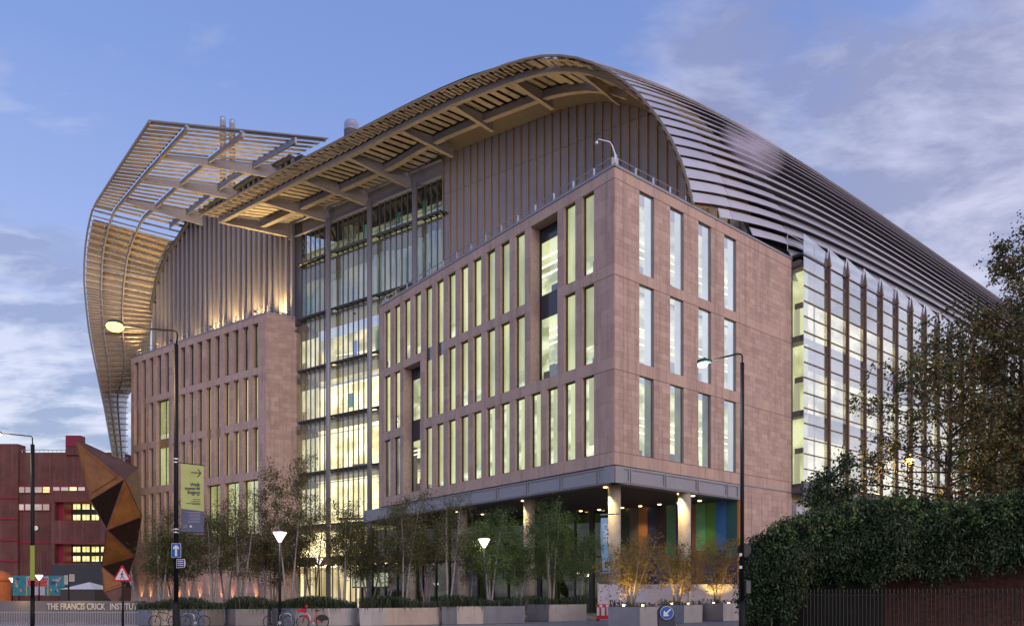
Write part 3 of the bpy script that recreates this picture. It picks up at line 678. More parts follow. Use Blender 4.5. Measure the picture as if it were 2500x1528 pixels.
# left gable
IL = [(1.4, 60.8), (10.2, 60.6), (24.75, 59.4), (28.5, 56.9), (31.5, 55.4), (34.5, 51.7), (36.2, 47.5), (37.2, 43), (37.4, 38)]
zIL = lambda s_: float(np.interp(s_, [a for a, _ in IL], [z for _, z in IL]))
sl2 = [1.5+1.18*i for i in range(31)]
gable(FA, sl2, 38.9, zIL, 1, 53.3, .55, .42, GABLE, mat('grey fin', (.30, .28, .30), .5, .3))
m = MB(); m.fbox(FA, -.1, 1.45, -.5, .15, 38.0, 61); m.build('pier', DSTEEL, RB)
m = MB()
for i in range(len(IL)-1):
    (s0, z0), (s1, z1) = IL[i], IL[i+1]
    if s0 > 35: continue
    m.box8([FA.p(s0, -.1, z0-.1), FA.p(s1, -.1, z1-.1), FA.p(s1, .9, z1-.1), FA.p(s0, .9, z0-.1), FA.p(s0, -.1, z0+.35), FA.p(s1, -.1, z1+.35), FA.p(s1, .9, z1+.35), FA.p(s0, .9, z0+.35)])
m.build('roof_edge', DSTEEL, RB)

# ---- left canopy
EL0 = np.array([-45.703, 93.9]); dE = np.array([-.6707, .74173])
LP = [((0, 61.0), (-5.8, 61.0)), ((13.4, 61.0), (10.4, 60.8)), ((27.1, 60.9), (26.9, 58.6)), ((29.97, 59.3), (30.0, 56.4)), ((31.6, 57.5), (32.3, 54.9)), ((32.56, 55.86), (33.8, 53.3)), ((32.95, 53), (34.5, 51.75)), ((32.9, 50.4), (35.6, 49.4)), ((30.76, 44.5), (37.2, 46)), ((29.2, 41.3), (37.5, 43.6)), ((27.2, 38.2), (37.6, 41.4)), ((25.9, 36.3), (37.9, 39.6)), ((24.3, 34.0), (39.8, 37.6)), ((22.2, 31.0), (44.2, 35.0)), ((20.46, 28.5), (44.6, 32.6)), ((16.06, 21.1), (44.6, 24.8)), ((10.5, 11.0), (44.6, 14.0)), ((5.5, 1.0), (44.6, 3.0))]
LE = np.array([p for p, _ in LP]); LA = np.array([q for _, q in LP])
larc = np.concatenate([[0], np.cumsum(np.linalg.norm(np.diff(LE, axis=0), axis=1))])
def lc(l, f, dz=0.0, out=0.0):
    e = np.array([np.interp(l, larc, LE[:, 0]), np.interp(l, larc, LE[:, 1])]); a = np.array([np.interp(l, larc, LA[:, 0]), np.interp(l, larc, LA[:, 1])])
    p = EL0+dE*e[0]; q = A0+dA*a[0]; r = p*(1-f)+q*f; z = e[1]*(1-f)+a[1]*f
    return (r[0]-out*.85, r[1]+out*.5, z+dz)
m = MB(); nn_ = 50; LL_ = np.linspace(0, larc[-1], nn_)
for i in range(nn_-1):
    a, c = LL_[i], LL_[i+1]
    m.box8([lc(a, 0, -.2), lc(c, 0, -.2), lc(c, .012, -.2), lc(a, .012, -.2), lc(a, 0, .2), lc(c, 0, .2), lc(c, .012, .2), lc(a, .012, .2)] if a < 27 else
           [lc(a, 0, 0, .3), lc(c, 0, 0, .3), lc(c, .012, 0, .3), lc(a, .012, 0, .3), lc(a, 0, 0), lc(c, 0, 0), lc(c, .012, 0), lc(a, .012, 0)])
LCAN = m.build('canopy_edge', EDGEM, RB)
l = .3
while l < larc[-1]-1:
    m = MB(); flat = l < 27.5
    for f0, f1 in ((.015, .20), (.215, .50), (.515, .985)):
        if flat:
            k_ = .66 if f0 < .1 else .46; q = [lc(l, f0, .12), lc(l, f1, .12), lc(l+k_, f1, .06), lc(l+k_, f0, .06)]; m.slab(q, .06, 0, random.random())
        else:
            k = min(1, (l-27.5)/5); q0, q1 = lc(l, f0), lc(l, f1); r0, r1 = lc(l+.45*(1-k)+.12, f0, .0, -.0), lc(l+.45*(1-k)+.12, f1)
            dv = np.array([.55*k, -.45*k, 0]); r0 = tuple(np.array(r0)+dv*0); 
            # horizontal shelf blades
            m.box8([q0, q1, tuple(np.array(q1)+np.array([.36, -.30, -.02])*k+np.array([0, 0, -.3])*(1-k)), tuple(np.array(q0)+np.array([.36, -.30, -.02])*k+np.array([0, 0, -.3])*(1-k)),
                    (q0[0], q0[1], q0[2]+.07), (q1[0], q1[1], q1[2]+.07), tuple(np.array(q1)+np.array([.36, -.30, .10])*k), tuple(np.array(q0)+np.array([.36, -.30, .10])*k)])
    m.build('louvre', BLADE, LCAN); l += 1.06
for f, dep in ((.205, .5), (.507, .65)) :
    m = MB(); la = np.linspace(.2, larc[-1]-1, 60)
    for i in range(59):
        a, c = la[i], la[i+1]; k = min(max((a-25)/6, 0), 1)
        vec = np.array([.5*k*.8, -.5*k*.6, -dep*(1-k)-.05*k])
        p0, p1, p2, p3 = [np.array(x) for x in (lc(a, f), lc(c, f), lc(c, f+.016), lc(a, f+.016))]
        m.box8([tuple(p0+vec), tuple(p1+vec), tuple(p2+vec), tuple(p3+vec), tuple(p0), tuple(p1), tuple(p2), tuple(p3)])
    m.build('rib', MATS['louvre blade'], LCAN)
m = MB()
for f in (.80,):
    la = np.linspace(.2, 27, 12)
    for i in range(11):
        a, c = la[i], la[i+1]; p0, p1, p2, p3 = [np.array(x) for x in (lc(a, f), lc(c, f), lc(c, f+.012), lc(a, f+.012))]; vec = np.array([0, 0, -.8])
        m.box8([tuple(p0+vec), tuple(p1+vec), tuple(p2+vec), tuple(p3+vec), tuple(p0), tuple(p1), tuple(p2), tuple(p3)])
m.build('rib', STEEL, LCAN)
m = MB()
for dl_, dz_ in ((.05, .15), (.5, .0)): m.tube([lc(dl_, 0, dz_), lc(dl_, .985, dz_)], .10, 6)
m.build('edge_tube', STEEL, LCAN)
for lb in (8.3, 15.6, 22.8, 29.5, 37.0, 48.5, 62):
    m = MB(); k = min(max((lb-25)/6, 0), 1)
    d0 = .45; d1 = 1.9 if lb < 25 else .9; fe = .99 if lb < 45 else .9
    g0 = np.array([.7*k, -.4*k, -(1-k)]); w_ = .22
    p0, p1, p2, p3 = [np.array(x) for x in (lc(lb, .2), lc(lb, fe), lc(lb+w_, fe), lc(lb+w_, .2))]
    m.box8([tuple(p0+g0*d0), tuple(p1+g0*d1), tuple(p2+g0*d1), tuple(p3+g0*d0), tuple(p0), tuple(p1), tuple(p2), tuple(p3)])
    m.build('beam', BEAMM, LCAN)
# outer cladding of the left shell seen between its louvres
l = 29.3; row = 0
while l < larc[-1]-2:
    nf = 7
    for i in range(nf):
        f0, f1 = .05+(.985/nf)*(i+(row % 2)*.3*(0 < i)), .05+(.985/nf)*(i+1+(row % 2)*.3*(i < nf-1))
        m = MB(); m.box8([lc(l, f0+.003, 0, .55), lc(l, f1-.003, 0, .55), lc(l, f1-.003, 0, .45), lc(l, f0+.003, 0, .45), lc(l+1.02, f0+.003, 0, .55), lc(l+1.02, f1-.003, 0, .55), lc(l+1.02, f1-.003, 0, .45), lc(l+1.02, f0+.003, 0, .45)], 0, random.random())
        m.build('shell_panel', GOLD if l < 62 else SHELLM, LCAN)
    l += 1.06; row += 1

# ---- atrium
zt = [10.9, 17.9, 24.9, 31.75, 38.75, 46.1, 50.1]
m = MB()
for z in zt[:-1]: m.fbox(FA, -25, 7, -3.2, -.5, z-.75, z-.15)
m.build('floor_slab', mat('slab edge', (.22, .19, .14), .7, emit=(.5, .42, .25), es=.06), RB)
m = MB()
for z0, z1 in zip([GZ]+zt[:3], zt[:4]): m.fbox(FA, -25, 13.0, -7.2, -7.0, z0, z1-.2)
m.build('lit_back_wall', ROOMW, RB)
m = MB(); m.fbox(FA, -25, 13.0, -7.2, -7.0, 31.9, 38.5); m.build('lit_back_wall', litmat('lit hall upper', (.55, .45, .24), (1.7, 1.4, .8), 1.0, (.3, .3, .5), .42, .68), RB)
m = MB(); m.fbox(FA, -25, 9.0, -4.2, -4.0, 46.2, 50.1); m.build('back_wall', litmat('dim upper hall', (.08, .10, .07), (.40, .38, .20), .9, (.4, .4, 1.3)), RB)
m = MB(); m.fbox(FA, -25, 9.0, -4.2, -4.0, 38.9, 46.0); m.build('back_wall', ROOMD, RB)
k = 0; a = -24.6
rgb = random.Random(11)
while a < .8:       # hanging fabric blinds behind the upper glass
    zb_ = 44.6+.35*math.sin(k*.7)-.035*k+(-1.2 if k > 15 else 0)
    m = MB(); m.fbox(FA, a, a+.74, -1.0, -.97, 38.95, min(45.8, zb_)); 
    c = (.27, .29, .31) if k % 5 else (.36, .36, .36)
    if k > 24: c = (.03, .20, .18)
    m.build('blind_strip', litmat('cloth blind', tuple(x*.9 for x in c), tuple(x*1.2 for x in c), .8), RB); a += .94; k += 1
colors = [(.55, .06, .25), (.05, .35, .28), (.08, .20, .75), (.75, .3, .04), (.05, .5, .12), (.6, .1, .3), (.1, .35, .45), (.7, .42, .05), (.04, .3, .25)]
for i in range(26):
    a = rgb.uniform(-23.5, -.5); z = rgb.choice([39.2, 46.8, 32.2, 32.2, 25.4, 18.6, 11.6, 25.4, 32.0]); c = colors[i % len(colors)] if z < 39 else ((.02, .12, .10), (.03, .08, .35), (.02, .10, .05))[i % 3]
    m = MB(); m.fbox(FA, a, a+.7, -1.5, -1.45, z+rgb.uniform(0, 1.0), z+rgb.uniform(2.0, 3.2)); m.build('coloured_panel', litmat('coloured glass light', tuple(x*.8 for x in c), tuple(min(1.2, x*1.3+.08) for x in c), .8), RB)
for z, a0, a1 in ((12.2, -22, -3), (19.2, -24, -6), (26.0, -22, -2), (33.0, -18, -3)):      # lit balustrade lines and stair flights
    m = MB(); m.tube([FA.p(a0, -3.4, z), FA.p(a1, -3.4, z+1.2)], .06, 6); m.build('lit_handrail', STRIP, RB)
    m = MB(); m.slab([FA.p(a0, -3.5, z-1.6), FA.p(a1, -3.5, z-.4), FA.p(a1, -3.5, z-.1), FA.p(a0, -3.5, z-1.3)], .3); m.build('stair_flight', mat('stair steel', (.12, .11, .10), .6), RB)
m = MB()
for z in zt[:4]:
    for j in range(9): m.fbox(FA, -24+j*2.8, -24+j*2.8+1.3, -5.5, -5.3, z-1.1, z-1.0)
m.build('ceiling_light', STRIP, RB, kind='stuff')
cols_a = [-25.0, -21.2, -13.75, -6.25]
fin_as = [ -.0, -.92, -1.84, -2.75, -3.66, -4.58, -5.5]+[-7.15-.94*i for i in range(7)]+[-14.6-.94*i for i in range(7)]+[-22.1-.94*i for i in range(4)]
for a in fin_as:
    m = MB(); m.fbox(FA, a-.045, a+.045, -.05, .13, 11.3, 50.0); m.build('mullion_fin', mat('mullion steel', (.13, .13, .15), .4, .4), RB)
for a, a2 in zip(sorted(fin_as)[:-1], sorted(fin_as)[1:]):
    for z0, z1 in zip(zt[:-1], zt[1:]):
        if a2-a < 1.3: pass
        m = MB(); m.fbox(FA, a+.07, a2-.07, .02, .05, z0+.1, z1-.6); m.build('pane', GLASSA, RB)
for a in cols_a[1:]:
    q = FA.p(a, .9, 0); m = MB(); m.lathe((q[0], q[1], GZ), [(.33, 0), (.33, 50.2-GZ)], 14); m.build('mast', STEEL, RB, True)
for z in zt[:-1]:
    m = MB(); m.tube([FA.p(-25, .62, z-.25), FA.p(-.3, .62, z-.25)], .17, 8)
    for a in fin_as:
        m.fbox(FA, a-.04, a+.04, 0, .72, z-.45, z-.1)
        m.add([FA.p(a-.9, .1, z-.5), FA.p(a-.05, .75, z-.5), FA.p(a-.05, .1, z+.05)], [(0, 1, 2)])
    m.build('transom_truss', DSTEEL, RB)
# stair lobby glazing between atrium and left wing
for z0, z1 in zip(zt[:4], zt[1:5]):
    m = MB(); m.fbox(FA, .1, 7.0, -3.0, -2.9, z0-.1, z1-1.6); o = m.build('lobby_wall', litmat('lit lobby', (.85, .72, .42), (1.5, 1.3, .85), 1.0, (.6, .6, .4)), RB)
    m = MB(); m.fbox(FA, 2.6, 3.6, -2.9, -2.82, z0-.1, z0+2.3); m.build('door', mat('lobby door', (.5, .45, .38), .5, emit=(.6, .5, .35), es=.5), o)
    m = MB(); m.fbox(FA, 3.0, 3.12, -2.82, -2.80, z0+.5, z0+1.9); m.build('door_glass', FRAMEM, o)
    m = MB(); m.fbox(FA, 0, 7, -2.9, -.1, z1-1.6, z1-.9); m.build('lobby_ceiling', mat('dark ceiling', (.08, .07, .06), .6), o)
    m = MB(); m.fbox(FA, .0, 2.2, -.02, .02, z0, z1-.3); m.build('pane', GLASSA, RB)
m = MB(); m.fbox(FA, -.1, 2.3, -3, .1, 38.2, 38.9); m.build('lobby_roof', STEEL, RB)
# entrance: canopy with a row of lamps, screens, doors
m = MB(); m.fbox(FA, -24, 2, .1, 3.2, 5.3, 6.3); ENT = m.build('entrance_canopy', mat('timber soffit', (.14, .09, .05), .6, emit=(.9, .5, .18), es=.03), RB)
for i in range(13): m = MB(); q = FA.p(-22+i*1.75, 2.9, 5.18); m.lathe(q, [(.1, 0), (.13, .1)], 8); m.build('downlight', DOWN, ENT)
m = MB(); m.fbox(FA, -24.5, 2.2, -2.2, -2.1, GZ, 5.25); m.build('lit_entrance', litmat('lit entrance', (.50, .38, .16), (1.3, 1.05, .58), .85, (.8, .8, .12), .38, .66), RB)
for i in range(24): m = MB(); m.fbox(FA, -23.8+i*1.1, -23.8+i*1.1+.08, .0, .15, GZ, 5.3); m.build('entrance_mullion', FRAMEM if i % 3 else STEEL, RB)
for u0, u1 in ((868, 904), (920, 958)):
    a1, a0 = S_on(u0, A0, dA), S_on(u1, A0, dA); m = MB(); m.fbox(FA, a0, a1, .4, .6, 2.4, 4.4); o = m.build('display_frame', FRAMEM, RB)
    m = MB(); m.fbox(FA, a0+.12, a1-.12, .6, .62, 2.55, 4.25); m.build('display_screen', litmat('screen', (.25, .27, .15), (.6, .62, .42), .9, (1, 1, 1)), o)

# ---- glass bays along the side street
B0 = C0+24.3*dR; FG = Fr(B0, dR, nR); gb = 1.2
fins = [4.43+3.66*i for i in range(15)]; GLN = fins[-1]+3.66
trz = [33.15-1.42*i for i in range(16)]
zl = 12.2
for i, (a0, a1) in enumerate(zip([0]+fins, fins+[GLN])):
    zz = [34.75]+trz; zz = [z for z in zz if z > zl]+[zl]
    for k, (z1, z0) in enumerate(zip(zz[:-1], zz[1:])):
        m = MB(); aa0 = a0
        if k == 0:
            m.box8([FG.p(a0+.03, gb-.03, z0+.03), FG.p(a1-.05, gb-.03, z0+.03), FG.p(a1-.05, gb, z0+.03), FG.p(a0+.03, gb, z0+.03), FG.p(a0+.03, gb-.03, z1+.4), FG.p(a1-.05, gb-.03, z1-.2), FG.p(a1-.05, gb, z1-.2), FG.p(a0+.03, gb, z1+.4)])
            m.build('pane', GLASST, RB)
        else:
            m.fbox(FG, a0+.03, a1-.03, gb-.03, gb, z0+.03, z1-.03); m.build('pane', GLASSF, RB)
for a in fins:
    m = MB(); m.fbox(FG, a-.07, a+.07, gb+.02, gb+.30, 10.4, 33.2, 0)
    m.fbox(FG, a-.17, a-.10, gb+.02, gb+.12, 10.4, 33.0, 0)
    P = FG.p; m.add([P(a-.2, gb+.02, 33.2), P(a+.15, gb+.02, 33.2), P(a+.15, gb+.34, 33.2), P(a-.15, gb+.34, 33.2), P(a, gb+.15, 35.0)], [(0, 1, 4), (1, 2, 4), (2, 3, 4), (3, 0, 4), (3, 2, 1, 0)])
    m.build('facade_fin', mat('bronze facade fin', (.20, .13, .10), .4, .45, var=.1), RB)
for z in trz: m = MB(); m.fbox(FG, 0, GLN, gb+.01, gb+.09, z-.04, z+.04); m.build('transom', MATS['bronze facade fin'], RB)
m = MB(); m.fbox(FG, 0, GLN, gb-.25, gb, 10.5, 12.15); m.build('base_panel', mat('base glass panel', (.10, .12, .14), .12, .3), RB)
m = MB(); m.fbox(FG, 2.0, 2.14, gb-.12, gb-.03, 10.4, 34.5); m.build('mullion', FRAMEG, RB)
m = MB(); m.fbox(FG, -.1, GLN, -3.6, -3.5, 10.5, 33); m.build('lit_interior', litmat('lit lab', (.75, .62, .30), (2.4, 2.0, 1.1), 1.05, (.22, .22, .42), .40, .60), RB)
for z in (11.6, 18.7, 25.7, 32.8):
    m = MB(); m.fbox(FG, -.1, GLN, -3.5, gb-.3, z-.5, z); m.build('floor_slab', mat('floor edge', (.12, .12, .11), .6), RB)
for z in (12.0, 18.7, 25.7):      # the lit return between stone wall and glass
    m = MB(); m.fbox(FG, -.02, .0, .05, gb-.05, z, z+6.4); m.build('pane', GLASS, RB)
    m = MB(); m.fbox(FG, .9, 1.0, -3.0, gb-.1, z, z+6.4); o = m.build('corridor_wall', litmat('lit corridor', (.55, .52, .22), (1.3, 1.25, .7), .9, (.5, .5, .35)), RB)
    m = MB(); m.fbox(FG, .82, .9, -.2, .35, z+.1, z+3.0); m.build('door', mat('corridor door', (.4, .4, .3), .5, emit=(.6, .6, .35), es=.6), o)
    m = MB(); m.fbox(FG, .7, .9, -.1, .7, z+2.9, z+3.4); m.build('cabinet', DSTEEL, o)
m = MB(); m.fbox(FG, -.12, .02, -.05, .1, 10.8, 33.4); m.build('corner_frame', DSTEEL, RB)
for z in (11.7, 18.5, 25.5, 32.3): m = MB(); m.fbox(FG, -.05, .05, .0, gb, z-.25, z+.25); m.build('return_frame', DSTEEL, RB)
m = MB(); m.fbox(FG, -.1, 4.0, 0, gb, 33.2, 33.4); m.build('bay_roof', DSTEEL, RB)
m = MB(); m.fbox(FG, 0, GLN, -4, -.1, GZ, 10.4); m.build('base_wall', mat('pale render', (.42, .40, .40), .8, var=.1), RB)
m = MB(); m.fbox(FG, GLN, 127, -4, gb-.2, GZ, 33.0); m.build('rear_wall', mat('rear cladding', (.30, .29, .31), .4, .3, var=.1), RB)
m = MB()
for i in range(18):
    m.fbox(FG, GLN+i*3.66+.2, GLN+i*3.66+3.4, gb-.2, gb-.15, 12.2, 33.0)
m.build('rear_glazing', mat('rear glass', (.35, .36, .34), .1, .6), RB, kind='stuff')
m = MB()
for i in range(18): m.fbox(FG, GLN+i*3.66-.07, GLN+i*3.66+.07, gb-.1, gb+.3, 10.4, 34.0)
for z in trz: m.fbox(FG, GLN, 127, gb-.14, gb+.05, z-.05, z+.05)
m.build('rear_fin', MATS['bronze facade fin'], RB, kind='stuff')
m = MB(); m.fbox(FG, 0, 12, -.2, .5, 8.6, 10.0); m.build('base_fascia', mat('pale steel', (.5, .5, .55), .4, .4), RB)
for a0, a1, z in ((.2, 3.0, 33.4),):
    m = MB(); m.tube([FG.p(a0-1.6, .4, z), FG.p(a0-1.6, .4, z+1.6), FG.p(a1-1.4, .4, z+1.6), FG.p(a1-1.4, .4, z)], .04, 6); m.tube([FG.p(a0-1.6, .4, z+.8), FG.p(a1-1.4, .4, z+.8)], .03, 6); m.build('handrail', BRASS, RB)
# ---- flues on the roof
for u, D, z1, r in ((858, 108, 69.7, 1.06), (544, 112, 73.0, .42), (567, 112, 72.6, .42)):
    q = at(u, HV, D); m = MB(); m.lathe((q.x, q.y, 0), [(r, 50), (r, z1-1.3), (r*1.03, z1-1.3), (r*1.03, z1-1.2), (r, z1-1.2), (r, z1-.25), (r*.9, z1)], 20); m.build('flue', mat('flue steel', (.55, .55, .6), .35, .6, var=.05), RB, True)
# ---- floodlights along the roof edges washing walls and canopy
FLM = litmat('flood lens', (3, 2.1, .9), (3.5, 2.4, 1.1), 3)
def flood(p, aim, energy, size=1.7, col=(1, .66, .26)):
    m = MB(); m.box(p[0]-.15, p[0]+.15, p[1]-.1, p[1]+.1, p[2]-.12, p[2]+.06); o = m.build('floodlight', FRAMEM, RB)
    L = bpy.data.lights.new('flood_lamp', 'SPOT'); L.energy = energy; L.color = col; L.spot_size = size; L.spot_blend = .9; L.shadow_soft_size = .3
    lo = bpy.data.objects.new('flood_lamp', L); COL.objects.link(lo); lo.location = (p[0], p[1], p[2]+.15)
    lo.rotation_euler = (Vector(aim)-Vector(lo.location)).to_track_quat('-Z', 'Y').to_euler()
for a in (3, 8, 13, 18, 23, 28, 33):
    flood(FA.p(a, 1.3, 39.3), FA.p(a, .5, 45), 6000 if a < 20 else 1300, 1.9)
for a in (30, 35):
    flood(FA.p(a, 2.6, 39.3), lc(31 if a == 30 else 37, .35), 9000, 1.2)
for a in (4, 14, 24):
    flood(FA.p(a, 4.5, 39.3), FA.p(a+2, 9, 60), 200, 2.4)
for a in (-28, -34, -40, -46, -52, -57):
    flood(FA.p(a, 1.8, 33.3), FA.p(a, .2, 37), 520, 1.9)
for a in (-30, -40, -50):
    flood(FA.p(a, 5.0, 33.3), FA.p(a, 7.5, 52), 3600, 1.25)
for a in (-8, -18):
    flood(FA.p(a, 7.5, 33.4), FA.p(a+1, 6.5, 52), 2600, 1.9)
# ================================================================== street and plaza
def text(s, size, m, parent, loc, rz=0.0, align='LEFT', ext=.004, rot=None, sx=1.0, bold=.0, name='lettering'):
    cu = bpy.data.curves.new('text', 'FONT'); cu.body = s; cu.size = size; cu.extrude = ext; cu.align_x = align; cu.offset = bold; cu.resolution_u = 3
    t = bpy.data.objects.new('text_tmp', cu); COL.objects.link(t); bpy.context.view_layer.update()
    me = bpy.data.meshes.new_from_object(t.evaluated_get(bpy.context.evaluated_depsgraph_get())); bpy.data.objects.remove(t)
    R = (Matrix.Rotation(rz, 4, 'Z') @ Matrix.Rotation(math.radians(90), 4, 'X')) if rot is None else rot
    me.transform(Matrix.Translation(loc) @ R @ Matrix.Diagonal((sx, 1, 1, 1))); me.materials.clear(); me.materials.append(m); me.name = name
    return link(name, me, parent)
POLE = mat('black pole paint', (.010, .010, .012), .6, spec=.25)
BLUE = mat('sign blue', (.005, .10, .42), .35); WHITE = mat('sign white', (.72, .72, .74), .4); RED = mat('sign red', (.55, .01, .015), .35); GREYB = mat('sign back', (.12, .12, .13), .5)
BULBW = litmat('warm lamp', (5, 2.6, .62), (6, 3.2, .8), 1.0); BULBG = litmat('cool green lamp', (9, 14, 10), (10, 16, 11), 1.0); LANT = litmat('lantern glow', (1.6, 1.35, 1.1), (3.6, 3.1, 2.6), 1.0, (2, 2, 2))
def lamp_light(p, e, col, r=.15):
    L = bpy.data.lights.new('lamp_light', 'POINT'); L.energy = e; L.color = col; L.shadow_soft_size = r
    o = bpy.data.objects.new('lamp_light', L); COL.objects.link(o); o.location = p
def ellipsoid(mb, c, rx, ry, rz, n=12, mi=0):
    vs = []; fs = []
    for i in range(n//2+1):
        a = math.pi*i/(n//2)
        for k in range(n): vs.append((c[0]+rx*math.sin(a)*math.cos(2*math.pi*k/n), c[1]+ry*math.sin(a)*math.sin(2*math.pi*k/n), c[2]+rz*math.cos(a)))
    for i in range(n//2):
        for k in range(n): fs.append((i*n+k, (i+1)*n+k, (i+1)*n+(k+1) % n, i*n+(k+1) % n))
    mb.add(vs, fs, mi)
def street_lamp(u, D, vtop, arm, head, label, bulb, light, w=.075, hs=(.30, .2, .11), ls=(1.0, -.03)):
    q = at(u, HV, D); zt_ = at(u, vtop, D).z; t = thing('street_lamp', label, 'street lamp', (q.x, q.y, GZ), 'tall street lamps')
    m = MB(); m.tube([(q.x, q.y, GZ), (q.x, q.y, GZ+1.6)], .11, 12); m.tube([(q.x, q.y, GZ+1.6), (q.x, q.y, GZ+1.65)], .10, 12); m.tube([(q.x, q.y, GZ+1.65), (q.x, q.y, zt_-.15)], w, 12); m.build('column', POLE, t, True)
    pts = [(q.x, q.y, zt_-.2)]+[tuple(at(a, b, D)) for a, b in arm]; m = MB(); m.tube(pts, .032, 8); m.build('arm', POLE, t, True)
    h = at(*head, D); m = MB(); ellipsoid(m, (h.x, h.y, h.z+.07), hs[0], hs[1], hs[2]*.75); m.box(h.x-.03, h.x+.03, h.y-.03, h.y+.03, h.z+.1, h.z+.2); o = m.build('lantern', mat('lantern housing', (.03, .05, .045), .5), t, True)
    m = MB(); ellipsoid(m, (h.x-(1-ls[0])*.2, h.y, h.z+ls[1]), hs[0]*ls[0], hs[1]*1.15*ls[0], hs[2]*1.02*ls[0]); m.build('lens', bulb, o, True)
    lamp_light((h.x, h.y, h.z-.45), light[0]*2, light[1]); return t
SL1 = street_lamp(430, 24, 829, [(433, 818), (431, 812), (424, 807.5), (400, 806), (360, 803), (322, 798), (300, 796)], (281, 795), 'lit black street lamp glowing warm yellow, with yellow banner and arrow sign', BULBW, (420, (1, .72, .38)), .068, (.28, .2, .16))
SL2 = street_lamp(1812, 26, 875, [(1812, 869), (1808, 864.5), (1800, 864), (1775, 870), (1745, 878)], (1720, 887), 'black street lamp with pale green light in front of the stone wing', BULBG, (150, (.75, 1, .85)), .068, (.27, .2, .13), (.62, -.06))
SL3 = street_lamp(79.5, 41, 1078, [(79, 1068), (76, 1064.5), (60, 1063), (30, 1060), (2, 1058)], (-10, 1058), 'slim black street lamp before the red brick building at left', LANT, (120, (1, .8, .5)), .10)
SL4 = street_lamp(2310, 38, 1105, [(2309, 1100), (2300, 1098), (2270, 1108), (2240, 1118)], (2219, 1123), 'street lamp glowing orange among the trees at right', litmat('amber lamp', (16, 7, 1.6), (18, 8, 2), 1), (260, (1, .55, .15)), .06, (.26, .2, .16))
# small fittings on the lamp columns
q = at(79.5, HV, 41); m = MB(); a, b_ = at(75, 1331, 40.8), at(85, 1416, 40.8); m.box(a.x, b_.x, 40.75, 40.8, b_.z, a.z); o = m.build('narrow_banner', mat('lime banner', (.33, .40, .06), .6)); tag(o, 'narrow lime yellow banner on the far left lamp column', 'banner')
# ---- hanging banner
D = 23.95; tl, br = at(442, 1131, D), at(497.5, 1298, D)
BN = thing('hanging_banner', 'lime and slate banner reading Walk towards Euston on the lamp column', 'banner', (tl.x, D, br.z))
zs_ = at(0, 1241, D).z; LIME = mat('banner lime', (.52, .58, .20), .7, var=.08); SLATE = mat('banner slate', (.115, .13, .21), .7, var=.06); INK = mat('banner ink', (.07, .08, .12), .6)
bt = lambda x, k: D+.012*math.sin(x*9)
for nm, z0, z1, mm in (('banner_top', zs_, tl.z, LIME), ('banner_bottom', br.z, zs_, SLATE)):
    m = MB(); n = 10
    for i in range(n):
        x0, x1 = tl.x+(br.x-tl.x)*i/n, tl.x+(br.x-tl.x)*(i+1)/n; sl = -.085*(x0-tl.x)/(br.x-tl.x), -.085*(x1-tl.x)/(br.x-tl.x)
        k = 1
        m.box8([(x0, D-.006, z0+sl[0]*k), (x1, D-.006, z0+sl[1]*k), (x1, D+.006, z0+sl[1]*k), (x0, D+.006, z0+sl[0]*k), (x0, D-.006, z1+sl[0]), (x1, D-.006, z1+sl[1]), (x1, D+.006, z1+sl[1]), (x0, D+.006, z1+sl[0])])
    m.build(nm, mm, BN)
rx = at(489, 0, D).x
for s_, v in (('Walk', 1182), ('towards', 1191), ('Euston', 1200.5)): text(s_, .145, INK, BN, (rx, D-.015, at(0, v-.5, D).z-.06), 0, 'RIGHT', .003, None, 1.02, .004)
m = MB(); A_ = at(467.5, 1152.5, D); B_ = at(491, 1154.5, D)
m.tube([(A_.x, D-.02, A_.z), (B_.x, D-.02, B_.z)], .013, 4)
for dz in (.13, -.12): m.tube([(B_.x-.10, D-.02, B_.z+dz), (B_.x, D-.02, B_.z)], .013, 4)
m.build('arrow', INK, BN)
m = MB(); c = at(472.5, 1206.7, D)
m.tube([(c.x+.028*math.cos(t_*.524), D-.018, c.z+.028*math.sin(t_*.524)) for t_ in range(13)], .006, 4, cap=False); m.box(c.x-.045, c.x+.045, D-.022, D-.014, c.z-.007, c.z+.007)
m.build('roundel_logo', INK, BN)
m = MB(); c = at(484.5, 1207.5, D)
for dz in (.012, -.012): m.box(c.x-.045, c.x+.045, D-.022, D-.014, c.z+dz-.004, c.z+dz+.004)
m.tube([(c.x-.02, D-.018, c.z+.03), (c.x+.02, D-.018, c.z+.012), (c.x-.02, D-.018, c.z-.012), (c.x+.02, D-.018, c.z-.03)], .004, 4); m.build('rail_logo', INK, BN)
m = MB()
for v, u0 in ((1218.5, 472), (1223.5, 467), (1228, 455), (1230.5, 470)): a, b2 = at(u0, v, D), at(489.5, v, D); m.box(a.x, b2.x, D-.02, D-.014, a.z-.008, a.z+.008)
m.build('small_print', INK, BN)
m = MB()
for i in range(8): v = 1250+i*3.5; a, b2 = at(458+(i*5 % 7)*1.2, v, D), at(489.5, v+.8, D); m.box(a.x, b2.x, D-.02, D-.014, a.z-.010, a.z+.006)
m.build('small_print', mat('banner pale print', (.35, .37, .48), .6), BN)
m = MB(); a = at(454, 1284, D); m.tube([(a.x+.035*math.cos(t_), D-.018, a.z+.03*math.sin(t_)) for t_ in np.linspace(-2.4, 2.6, 12)], .008, 4); m.tube([(a.x-.06, D-.018, a.z+.0), (a.x-.05, D-.018, a.z-.05), (a.x-.01, D-.018, a.z-.04)], .008, 4); m.build('swirl_logo', LIME, BN)
m = MB(); a = at(466, 1284.5, D); m.box(a.x-.03, a.x+.04, D-.02, D-.014, a.z-.03, a.z+.03); m.build('square_logo', WHITE, BN)
